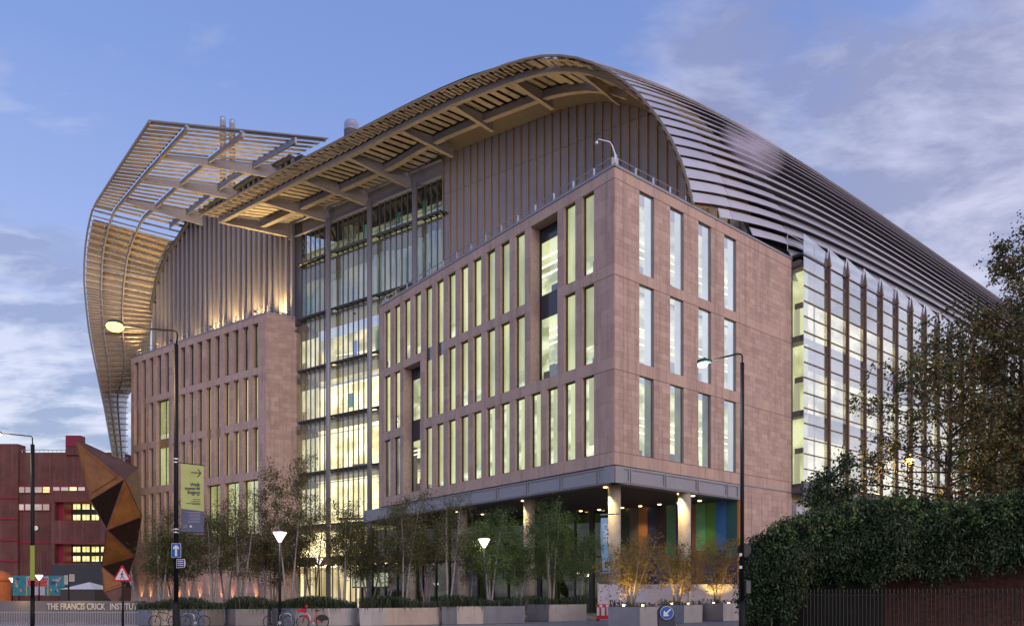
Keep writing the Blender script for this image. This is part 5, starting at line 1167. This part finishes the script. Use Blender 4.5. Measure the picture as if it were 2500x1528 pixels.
PL = [([(333, 43), (372, 42.4), (437, 43.4)], 2.6, .72, 'leftmost steel planter, bluish facet, behind the first dark bicycle'),
      ([(440, 43.2), (500, 42.3), (547, 43.4)], 2.6, .74, 'brown tinted steel planter behind the drop handlebar bicycle'),
      ([(550, 43.6), (575, 42.6), (653, 42.6), (662, 43.4)], 2.8, .76, 'steel planter between the two black bicycles'),
      ([(664, 43.2), (720, 42.3), (800, 42.4), (873, 43.2)], 3.0, .80, 'long steel planter behind the red bicycle'),
      ([(877, 42.2), (940, 42.8), (1075, 44.2)], 3.2, .82, 'brown and blue faceted planter right of the red bicycle'),
      ([(1078, 43.8), (1115, 44.6), (1180, 45.0), (1282, 46.4)], 3.4, .88, 'wide dark steel planter under the lamp beside the columns'),
      ([(1287, 49.6), (1340, 48.6), (1432, 50.6)], 3.6, .93, 'pale steel planter with a warm glowing reflection'),
      ([(1484, 40.4), (1562, 39.6), (1610, 40.8)], 3.0, .93, 'nearest grey planter holding the first uplit shrub'),
      ([(1605, 47.6), (1670, 46.4), (1715, 47.6)], 3.0, .93, 'middle planter behind the blue roundel, with uplit shrub'),
      ([(1711, 51.0), (1766, 49.8), (1808, 51)], 3.0, 1.0, 'rightmost planter beside the lamp column, with yellow shrub')]
for i, (us, dp, zt_, lab) in enumerate(PL):
    pl_ = plan_px(us, 0, dp); planter('planter', lab, pl_, zt_, 0, i, [CONCS[0], CONCS[1], CONCS[0], CONCS[2]] if i < 6 else [CONCS[0], CONCS[2], CONCS[2], CONCS[0]])
    labs = ['dark strappy leaves spilling over planter']
    n = 1300 if i < 7 else 130; straps('strappy dark green ground cover filling a planter', pl_, zt_, n if i != 3 else 2000, .55 if i < 7 else .36, i+20)
# ---- birches in the planters
BI = [(392, 46, 7.6, 1.3, 3, OLIVE, 'birch left of the lamp column, thin and olive'), (455, 47, 6.6, 1.6, 3, OLIVE, 'bushy low birch behind the banner'), (520, 45, 6.8, 1.7, 3, OLIVE, 'spreading birch right of the banner'), (590, 46, 8.6, 1.5, 4, OLIVE, 'birch clump with three pale leaning stems'),
      (640, 50, 6.6, 1.5, 2, OLIVE, 'birch before the orange lit base wall'), (705, 46, 10.6, 1.7, 2, OLIVE, 'tallest birch, pale straight stem beside the largest cone lamp'), (765, 52, 8.8, 1.6, 2, OLIVE, 'birch at the left edge of the entrance glass'), (838, 46, 7.6, 1.6, 4, OLIVE, 'many stemmed birch before the lit entrance'), (905, 53, 8.2, 1.7, 2, OLIVE, 'birch in front of the entrance screens'),
      (985, 47, 8.2, 1.7, 3, OLIVE, 'dark birch at the left end of the fascia'), (1092, 47.5, 8.2, 1.7, 3, OLIVE, 'forked birch with white upper stems under the fascia'), (1195, 48.5, 7.4, 1.8, 4, GREEN, 'green birch clump with orange tinted stems'), (1345, 51.5, 8.3, 2.2, 4, GREEN, 'dense green birch in the glowing planter'), (425, 49, 6.2, 1.5, 3, OLIVE, 'small birch whose leaves half hide the shaded lantern'), (552, 49, 7.0, 1.6, 2, OLIVE, 'olive birch between the banner and the leaning stems'), (668, 52, 6.8, 1.7, 3, OLIVE, 'low birch just left of the largest cone lamp'), (735, 49, 7.2, 1.5, 3, OLIVE, 'birch just right of the largest cone lamp'), (872, 50, 6.6, 1.6, 3, OLIVE, 'short brownish birch left of the entrance screens'), (945, 52, 7.6, 1.6, 2, OLIVE, 'birch covering the wing\'s lower left corner'), (1040, 52, 7.0, 1.7, 3, OLIVE, 'birch before the magenta cafe screen'), (1145, 53, 6.8, 1.6, 3, OLIVE, 'shaded birch left of the right cone lamp'), (1265, 52, 7.2, 1.7, 3, GREEN, 'green birch in front of the second column'), (1415, 54, 6.0, 1.5, 2, GREEN, 'small green birch left of the cafe banner')]
for i, (u, D, h, cr, st, lm, lab) in enumerate(BI):
    b_ = at(u, HV, D); tree('birch_tree', lab, 'tree', (b_.x, D, .7 if i < 20 else .8), h-.9, cr, st, [5600, 7200, 4600, 6400][i % 4] if lm is OLIVE else 9500, [.095, .115, .09, .10][i % 4], lm, BARK, 40+i, 'birches growing in the planters', lean=[.10, .18, .07, .22, .13][i % 5], r0=.075, start=[.28, .42, .34][i % 3], drop=.8, nbr=46, spread=.27)
# ---- uplit shrubs
for i, (u, D, h, cr, lab) in enumerate(((1540, 42, 3.9, 1.75, 'uplit bare stemmed shrub, nearest of three'), (1652, 49, 4.3, 2.0, 'uplit shrub behind the blue roundel, with reddish leaves'), (1752, 52.5, 4.6, 1.9, 'yellow leaved uplit shrub next to the right lamp column'))):
    b_ = at(u, HV, D); t = tree('shrub', lab, 'shrub', (b_.x, D, .85), h, cr, 6, 2600 if i == 0 else 3800, .13, AMBER, YBARK, 90+i, 'uplit shrubs in the right planters', lean=.30, r0=.045, start=.22, drop=.3, up=.5, nbr=44, spread=.16)
    for du in (-.55, .5):
        L = bpy.data.lights.new('planter_uplight', 'SPOT'); L.energy = 260 if du < 0 else 90; L.color = (1, .62, .18); L.spot_size = 1.9; L.spot_blend = .7; L.shadow_soft_size = .06
        lo = bpy.data.objects.new('planter_uplight', L); COL.objects.link(lo); lo.location = (b_.x+du, D-1.0, 1.1); lo.rotation_euler = (Vector((b_.x, D-.3, 4.0))-lo.location).to_track_quat('-Z', 'Y').to_euler()
        m = MB(); m.lathe((b_.x+du, D-1.0, .95), [(.06, 0), (.08, .1)], 10); m.build('uplight', FLM, t)
# ---- lit wall base lights at the left wing
for a in np.arange(2, 32, 2.6):
    p = FB.p(a, .45, .25); L = bpy.data.lights.new('wall_washer', 'SPOT'); L.energy = 700; L.color = (1, .45, .12); L.spot_size = .8; L.spot_blend = .8; L.shadow_soft_size = .05
    lo = bpy.data.objects.new('wall_washer', L); COL.objects.link(lo); lo.location = p; lo.rotation_euler = (Vector(FB.p(a, .1, 6))-Vector(p)).to_track_quat('-Z', 'Y').to_euler()
    m = MB(); m.lathe((p[0], p[1], GZ+.1), [(.1, 0), (.1, .3)], 8); m.build('wall_light', FRAMEM, RB)
# ---- ivy hedge over a brick wall, dark railing
prof = [(1797, 1478, 33), (1812, 1352, 33), (1850, 1308, 33), (1900, 1280, 32.5), (1960, 1266, 32), (2050, 1240, 31.5), (2150, 1222, 31), (2200, 1218, 31), (2350, 1236, 30.5), (2450, 1214, 30), (2560, 1190, 29.5), (2700, 1185, 29)]
rng = np.random.default_rng(77); pts = []
us = np.array([p[0] for p in prof]); vt = np.array([p[1] for p in prof]); dd_ = np.array([p[2] for p in prof])
x_of = lambda u: (np.interp(u, us, dd_)*(u-CU)/FL)
N0 = 85000; U = rng.uniform(1800, 2700, N0)**1.0; Dd = np.interp(U, us, dd_); VT = np.interp(U, us, vt)
bot = np.interp(U, [1800, 1900, 1960, 2150, 2300, 2450, 2700], [1530, 1530, 1430, 1435, 1425, 1385, 1390])
f = rng.uniform(0, 1, N0)**1.2*(1-.18*np.abs(np.sin(U*.047+2*np.sin(U*.013)))); VV = VT+(bot-VT)*f; bul = np.sin(np.clip((VV-VT)/120, 0, 1)*math.pi/2)
lump = 1.0*np.sin(U*.021)+.6*np.sin(U*.053+1)+.5*np.sin(VV*.05+U*.011)
depth = Dd-1.1*bul-.28*lump+rng.normal(0, .16, N0)
X = (U-CU)/FL*Dd+rng.normal(0, .1, N0); Z = CZ+(HV-VV)/FL*Dd+rng.normal(0, .12, N0)+.12*np.sin(U*.09)*(1-bul)
pts = np.stack([X, depth, np.maximum(Z, GZ)], 1)
H = thing('ivy_hedge', 'dark overgrown ivy and bamboo hedge spilling over a brick wall', 'hedge', (float(x_of(2200)), 31, GZ))
k3 = rng.uniform(size=N0) < .55; leaves('small_leaf_mass', pts[~k3]+rng.normal(0, .05, (int((~k3).sum()), 3)), .095, IVY, H, rng, .4, kind='stuff'); leaves('leaf_mass', pts[k3], .165, IVY, H, rng, .8, tint=np.clip(.42+.20*np.sin(U*.03)+.16*np.sin(VV*.06+U*.02), .05, .95)[k3], aspect=.42, kind='stuff')
n2 = 4500; k_ = rng.integers(0, N0, n2); leaves('hanging_leaf_mass', pts[k_]+np.stack([rng.normal(0, .1, n2), -rng.uniform(.05, .35, n2), rng.normal(0, .1, n2)], 1), .25, IVY, H, rng, 1.6, tint=rng.uniform(.2, 1.0, n2), aspect=.2, kind='stuff')
sh_ = []; st_ = MB()
for _ in range(170):
    u = rng.uniform(1830, 2640); d0 = np.interp(u, us, dd_)-rng.uniform(.1, 1.3); z0 = at(u, np.interp(u, us, vt)+rng.uniform(-4, 60), d0).z; x0 = (u-CU)/FL*np.interp(u, us, dd_); L_s = rng.uniform(.25, .95); a = rng.uniform(0, 6.28); q = [Vector((x0, d0, z0-.2))]
    for k in range(5): q.append(q[-1]+Vector((math.cos(a)*.1*k*L_s, -abs(math.sin(a))*.1*k*L_s, L_s*(.34-.14*k))))
    st_.tube(q, .008, 3, cap=False)
    for k in range(1, 6): sh_ += [list(q[k]+Vector(rng.normal(0, .05, 3))) for _ in range(4)]
leaves('shoot_leaf', sh_, .15, GREEN, H, rng, .5, kind='stuff'); st_.build('shoot', DBARK, H, kind='stuff')
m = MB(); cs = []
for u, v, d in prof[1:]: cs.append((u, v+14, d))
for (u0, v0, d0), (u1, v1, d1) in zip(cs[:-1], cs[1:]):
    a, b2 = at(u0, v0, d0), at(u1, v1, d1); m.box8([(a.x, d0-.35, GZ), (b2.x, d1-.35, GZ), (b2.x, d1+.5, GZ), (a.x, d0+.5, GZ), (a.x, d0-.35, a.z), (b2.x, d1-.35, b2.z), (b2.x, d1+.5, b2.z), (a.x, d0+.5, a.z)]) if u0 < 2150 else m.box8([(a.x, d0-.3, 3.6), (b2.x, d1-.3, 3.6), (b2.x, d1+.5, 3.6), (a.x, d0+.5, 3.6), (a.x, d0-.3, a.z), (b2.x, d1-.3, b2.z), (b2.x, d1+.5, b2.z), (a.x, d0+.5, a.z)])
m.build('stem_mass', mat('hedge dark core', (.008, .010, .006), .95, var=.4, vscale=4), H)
wv = thing('brick_wall', 'tall dark red brick wall under the hedge at right', 'wall', (float(x_of(2400)), 31.5, GZ)); BR2 = mat('old red brick', tint=[(.045, .017, .016), (.075, .027, .022), (.095, .037, .03), (.04, .02, .02)], rough=.9, var=.2, bump=.3)
xa, xb = at(1985, 0, 31.9).x, at(2720, 0, 29.6).x; m = MB(); m.box8([(xa, 32.2, GZ), (xb, 29.9, GZ), (xb, 30.3, GZ), (xa, 32.6, GZ), (xa, 32.2, 3.7), (xb, 29.9, 3.7), (xb, 30.3, 3.7), (xa, 32.6, 3.7)]); WB = m.build('wall', mat('brick mortar', (.05, .035, .03), .95), wv)
FW = Fr((xa, 32.2), np.array([xb-xa, -2.3]), np.array([-2.3, -(xb-xa)])); Lw = math.hypot(xb-xa, 2.3); far_ = MB(); cntb = 0
bl = []
for j in range(38):
    z0 = 3.66-(j+1)*.105
    if z0 < GZ: break
    for k in range(int(Lw/.235)):
        a0 = k*.235+(j % 2)*.1175; xx = a0/Lw; bl.append((a0, z0))
for a0, z0 in bl:
    vis = a0 > Lw*.42 and z0 > 2.2
    m = MB() if (vis and cntb < 300) else far_
    m.fbox(FW, a0+.006, a0+.229, 0, .015+random.uniform(0, .008), z0+.006, z0+.099, 0, random.random())
    if m is not far_: m.build('brick', BR2, WB); cntb += 1
far_.build('brick', BR2, WB, kind='stuff')
RL = thing('iron_railing', 'tall black iron railing in front of the hedge', 'railing', (at(2200, 0, 27).x, 27, GZ), None); p0, p1 = at(1962, 1447, 31), at(2640, 1447, 25.5); RM = mat('railing iron', (.016, .016, .02), .5, .2)
L_ = math.hypot(p1.x-p0.x, p1.y-p0.y); m = MB()
for z in (1.55, -.05): m.box8([(p0.x, p0.y-.02, z), (p1.x, p1.y-.02, z), (p1.x, p1.y+.02, z), (p0.x, p0.y+.02, z), (p0.x, p0.y-.02, z+.04), (p1.x, p1.y-.02, z+.04), (p1.x, p1.y+.02, z+.04), (p0.x, p0.y+.02, z+.04)])
m.build('rail', RM, RL); mm_ = MB(); mm_.box(-.013, .013, -.013, .013, GZ, 1.72); mm_.add([(-.02, -.02, 1.72), (.02, -.02, 1.72), (.02, .02, 1.72), (-.02, .02, 1.72), (0, 0, 1.84)], [(0, 1, 4), (1, 2, 4), (2, 3, 4), (3, 0, 4)]); me = mm_.mesh('railing_bar', RM)
nb_ = int(L_/.14)
for k in range(nb_): o = bpy.data.objects.new('railing_bar', me); COL.objects.link(o); o.parent = RL; w_ = k/nb_; o.location = Vector((p0.x+(p1.x-p0.x)*w_, p0.y+(p1.y-p0.y)*w_, 0))-Vector(RL.location)
# ---- trees at right
def big_tree(u, D, h, cr, seed, label, nl=15000, lm=PLANEL, size=.19, start=.3, r0=.2):
    b_ = at(u, HV, D); return tree('plane_tree', label, 'tree', (b_.x, D, GZ), h, cr, 1, nl, size, lm, DBARK, seed, 'broad trees behind the hedge', lean=.03, r0=r0, start=start, drop=.2, up=.55, spread=.30, nbr=46)
big_tree(2490, 36, 19.5, 4.4, 201, 'tallest plane tree with rust tinted leaves at right edge', 15000)
big_tree(2310, 35, 14.0, 5.4, 202, 'spreading plane tree with thinning leaves over the glass bays', 9500, r0=.17)
big_tree(2420, 43, 12, 4.2, 203, 'lower green tree behind the amber street lamp', 9000, GREEN, .18)
big_tree(2610, 33, 15, 4.4, 204, 'plane tree cropped by the right edge of the picture', 13000)
b_ = at(2035, HV, 36); tree('evergreen_shrub', 'slim dark evergreen rising above the hedge before the glass', 'tree', (b_.x, 36, GZ), 9.0, 1.7, 3, 5200, .2, IVY, DBARK, 210, None, lean=.05, r0=.07, start=.45, drop=.9, up=.4, spread=.25, nbr=40)
# ---- cafe banner
D = 54.5; t = thing('cafe_banner', 'pale blue upright banner reading CAFE on the corner column', 'banner', (at(1478, 0, D).x, D, at(0, 1392, D).z)); CB = mat('banner sky blue', (.22, .45, .68), .6)
m = MB(); n = 10
def cpt(f, side): u = 1467+5*f-3*math.sin(f*math.pi)+side*(18-1.5*math.sin(f*math.pi)); v = 1263.6+128.4*f; q = at(u, v, D); return q
for i in range(n):
    a, b2, c, d = cpt(i/n, 0), cpt(i/n, 1), cpt((i+1)/n, 1), cpt((i+1)/n, 0); m.prism([tuple(d), tuple(c), tuple(b2), tuple(a)], (0, .02, 0))
m.build('banner_cloth', CB, t)
c = at(1477.5, 1277, D-.03); R = Matrix.Rotation(math.radians(90), 4, 'X') @ Matrix.Rotation(math.radians(-86), 4, 'Z'); text('CAFE', .62, WHITE, t, (c.x-.21, D-.04, c.z), rot=R, ext=.004, bold=.008, sx=1.0)
q = at(1480, 1377, D); m = MB(); m.box(q.x-.1, q.x+.12, D-.04, D-.02, q.z-.25, q.z+.2); m.build('emblem', mat('emblem brown', (.1, .05, .04), .6), t)
for v in (1256, 1398): a, b2 = at(1466, v, D), at(1515, v-2, D+1.2); m = MB(); m.tube([tuple(a), tuple(b2)], .05, 6); m.build('bracket', STEEL, t)
# ---- white hoarding
D = 52.5; HO = thing('white_hoarding', 'white fabric screen fence behind the right planters', 'fence', (at(1660, 0, D).x, D, GZ)); HM = mat('white sheeting', (.66, .62, .66), .7, var=.06, vscale=.8, bump=.4, bscale=2.5)
for u0, u1 in ((1459, 1545), (1545.5, 1683), (1684, 1796), (1797, 1862)):
    a, b2 = at(u0, 1424, D), at(u1, 1424, D); m = MB(); nn = 14
    for i in range(nn): x0, x1 = a.x+(b2.x-a.x)*i/nn, a.x+(b2.x-a.x)*(i+1)/nn; w0, w1 = .05*math.sin(x0*3.1), .05*math.sin(x1*3.1); z0 = a.z-.05*abs(math.sin(x0*1.1)); z1 = a.z-.05*abs(math.sin(x1*1.1)); m.box8([(x0, D+w0, GZ+.1), (x1, D+w1, GZ+.1), (x1, D+w1+.02, GZ+.1), (x0, D+w0+.02, GZ+.1), (x0, D+w0, z0), (x1, D+w1, z1), (x1, D+w1+.02, z1), (x0, D+w0+.02, z0)])
    m.build('sheet_panel', HM, HO)
for u in (1460, 1545, 1683, 1796): q = at(u, 1422, D-.08); m = MB(); m.tube([(q.x, q.y, GZ+.1), (q.x, q.y, q.z)], .04, 8); m.build('post', BRASS, HO)
# ---- red and white barriers
def barrier(u0, u1, v0, D, label):
    a, b2 = at(u0, v0, D), at(u1, v0, D); t = thing('safety_barrier', label, 'barrier', ((a.x+b2.x)/2, D, GZ), 'red and white plastic barriers'); W_ = b2.x-a.x; z1 = a.z; RB_ = mat('barrier red', (.5, .02, .02), .5); zb_ = GZ+.2
    m = MB(); m.box(a.x, b2.x, D, D+.06, z1-.22, z1); m.box(a.x, b2.x, D, D+.06, zb_, zb_+.25); m.build('rail', RB_, t)
    for k in range(6): x = a.x+W_*(k+.5)/6; m = MB(); m.box(x-W_*.05, x+W_*.05, D, D+.06, zb_+.25, z1-.22); m.build('slat', RB_ if k % 2 else WHITE, t)
    for k in (1, 3): x = a.x+W_*(k+.3)/5; m = MB(); m.box(x-.07, x+.12, D-.012, D, z1-.2, z1-.03); m.build('reflector', WHITE, t)
    for x in (a.x+.1, b2.x-.1): m = MB(); m.box(x-.09, x+.09, D-.3, D+.36, GZ+.1, GZ+.22); m.build('foot', FRAMEM, t)
barrier(1456, 1495, 1474, 51.2, 'red and white barrier left of the nearest uplit planter'); barrier(1808, 1868, 1469, 51.4, 'red and white barrier behind the right lamp column'); barrier(1590, 1630, 1473.5, 51.6, 'red barrier top peeping over the middle planter')
# ---- bicycles
def bicycle(u, D, label, col, flip=1, step=False, red=False, s=1.0):
    c = at(u, 0, D); t = thing('bicycle', label, 'bicycle', (c.x, D, GZ), 'bicycles parked by the planters'); z = GZ+.1; X = lambda x: c.x+flip*x; FM = mat('bicycle frame', col, .35, coat=.4); BK = MATS['window frame black']
    P = lambda x, h, y=0: (X(x), D+y, z+h); r = .335
    for wx in (-.52, .52):
        m = MB(); m.tube([P(wx+r*math.cos(a), r+r*math.sin(a)) for a in np.linspace(0, 2*math.pi, 25)], .018 if not red else .026, 6, cap=False); o = m.build('wheel', BK, t, True)
        m = MB(); m.tube([P(wx+(r-.03)*math.cos(a), r+(r-.03)*math.sin(a)) for a in np.linspace(0, 2*math.pi, 25)], .008, 4, cap=False); m.build('rim', DSTEEL, o)
        m = MB()
        for k in range(14): a = k*math.pi/7; m.tube([P(wx, r), P(wx+(r-.03)*math.cos(a), r+(r-.03)*math.sin(a))], .0025, 3, cap=False)
        m.tube([P(wx, r, -.05), P(wx, r, .05)], .03, 8); m.build('spokes', DSTEEL, o)
    tk = .018 if not red else .04; m = MB(); bb = P(-.06, .28); hd = P(.36, .78); st = P(-.2, .78)
    if red: m.tube([hd, P(.2, .5), P(.02, .30), bb], tk, 8); m.tube([bb, P(-.24, .9)], .026, 8)
    else: m.tube([bb, hd], tk, 8); m.tube([st, P(.34, .84)], tk, 8); m.tube([bb, P(-.23, .9)], tk, 8)
    m.tube([P(.33, .92), P(.52, r)], tk*.85, 8); m.tube([bb, P(-.52, r)], tk*.7, 6); m.tube([P(-.2, .76), P(-.52, r)], tk*.6, 6); m.build('frame', FM, t, True)
    m = MB(); ellipsoid(m, P(-.25, .94), .14, .06, .035, 10); m.build('saddle', BK, t, True)
    m = MB(); m.tube([P(.33, .9), P(.31, 1.02 if not step else 1.12)], .014, 6)
    if step or red: m.tube([P(.22, 1.12, -.28), P(.31, 1.12, -.1), P(.31, 1.12, .1), P(.22, 1.12, .28)], .012, 6)
    else: m.tube([P(.32, 1.0, -.2), P(.46, 1.0, -.2), P(.5, .93, -.2), P(.44, .86, -.2), P(.36, .87, -.2)], .012, 6); m.tube([P(.32, 1.0, -.2), P(.32, 1.0, .2)], .012, 6)
    m.build('handlebar', BK, t, True)
    m = MB(); m.lathe(P(-.06, .28), [(.09, -.0), (.09, .01)], 12) if 0 else m.tube([P(-.06, .28, -.04), P(-.06, .28, -.05)], .09, 12); m.tube([P(-.06, .28, -.06), P(.05, .16, -.08)], .01, 5); m.tube([P(-.06, .28, .06), P(-.17, .40, .08)], .01, 5); m.build('crank', BRASS, t)
    if red:
        m = MB(); m.box8([P(.42, .84, -.16), P(.74, .90, -.16), P(.74, .90, .16), P(.42, .84, .16), P(.38, 1.06, -.18), P(.80, 1.0, -.18), P(.80, 1.0, .18), P(.38, 1.06, .18)]); m.build('basket', FM, t)
        m = MB(); m.prism([P(-.20, .52, -.05)]+[P(-.52+.40*math.cos(a), r+.40*math.sin(a), -.05) for a in np.linspace(.55, 2.7, 10)]+[P(-.80, .45, -.05), P(-.45, .36, -.05)], (0, .1, 0)); m.build('mudguard', BK, t)
        m = MB(); m.box(X(.30)-.05, X(.30)+.05, D-.03, D+.03, z+1.10, z+1.24); m.build('phone_mount', FM, t)
    return t
bicycle(402, 40, 'black bicycle partly hidden behind the lamp column', (.015, .015, .02), -1, False); bicycle(475, 40, 'dark road bicycle with drop handlebars', (.02, .02, .025), -1); bicycle(681, 40, 'dark upright bicycle left of the red one', (.015, .02, .03), -1, True); bicycle(763, 39.6, 'bright red hire bicycle with front basket', (.62, .008, .03), -1, False, True)
def hoop(u, D, label):
    c = at(u, 0, D); m = MB(); w = .3; m.tube([(c.x-w, D, GZ+.1), (c.x-w, D, GZ+.75), (c.x-w+.12, D, GZ+.87), (c.x+w-.12, D, GZ+.87), (c.x+w, D, GZ+.75), (c.x+w, D, GZ+.1)], .025, 8); o = m.build('cycle_stand', BRASS, smooth=True); tag(o, label, 'cycle stand', 'steel cycle stands')
hoop(743, 39.2, 'steel hoop stand in front of the red bicycle'); hoop(697, 40.3, 'steel hoop stand at the rear wheel of the upright bicycle'); hoop(460, 40.4, 'steel hoop stand behind the road bicycle')
# ---- mast camera on the stone corner
q = np.array(FLf.p(.35, -.45, 33.2)); t = thing('security_camera', 'pale security camera on a bent mast above the stone corner', 'security camera', tuple(q)); d = q[1]
m = MB(); m.tube([tuple(q), (q[0], q[1], 34.3), (q[0]-.2, q[1], 34.9), (q[0]-.4, q[1], 35.2), (q[0]-1.2, q[1], 35.4), (q[0]-1.35, q[1], 35.3)], .06, 8); m.build('mast', BRASS, t, True)
m = MB(); m.lathe((q[0]-1.38, q[1], 34.98), [(.05, 0), (.13, .06), (.14, .2), (.06, .3)], 10); m.build('camera_head', BRASS, t, True)
m = MB(); m.box(q[0]-.28, q[0]-.02, q[1]-.1, q[1]+.1, 33.2, 34.0); m.build('cabinet', STEEL, t)
# ---- steam plume over the roof
sm = bpy.data.materials.new('steam'); sm.use_nodes = True; s_ = sm.node_tree; s_.nodes.clear(); pv = s_.nodes.new('ShaderNodeVolumePrincipled'); pv.inputs['Color'].default_value = (.95, .88, .95, 1)
tcn = s_.nodes.new('ShaderNodeTexCoord'); nz_ = s_.nodes.new('ShaderNodeTexNoise'); nz_.inputs['Scale'].default_value = 1.6; nz_.inputs['Detail'].default_value = 4; s_.links.new(tcn.outputs['Object'], nz_.inputs['Vector'])
ln = s_.nodes.new('ShaderNodeVectorMath'); ln.operation = 'LENGTH'; s_.links.new(tcn.outputs['Object'], ln.inputs[0]); mr = s_.nodes.new('ShaderNodeMapRange'); mr.inputs[1].default_value = .15; mr.inputs[2].default_value = 1.0; mr.inputs[3].default_value = 1.0; mr.inputs[4].default_value = 0; s_.links.new(ln.outputs['Value'], mr.inputs[0])
m1 = s_.nodes.new('ShaderNodeMapRange'); m1.inputs[1].default_value = .36; m1.inputs[2].default_value = .68; s_.links.new(nz_.outputs[0], m1.inputs[0]); mu = s_.nodes.new('ShaderNodeMath'); mu.operation = 'MULTIPLY'; s_.links.new(mr.outputs[0], mu.inputs[0]); s_.links.new(m1.outputs[0], mu.inputs[1])
m2 = s_.nodes.new('ShaderNodeMath'); m2.operation = 'MULTIPLY'; m2.inputs[1].default_value = 1.1; s_.links.new(mu.outputs[0], m2.inputs[0]); s_.links.new(m2.outputs[0], pv.inputs['Density']); ov = s_.nodes.new('ShaderNodeOutputMaterial'); s_.links.new(pv.outputs[0], ov.inputs['Volume'])
m = MB(); ellipsoid(m, (0, 0, 0), 1, 1, 1, 20); o = m.build('steam', sm); c = at(1836, 362, 68); o.location = c; o.scale = (3.6, 1.9, 2.1); o.rotation_euler = (0, math.radians(38), 0); tag(o, 'pale steam drifting off the louvred roof', None, None, 'stuff')
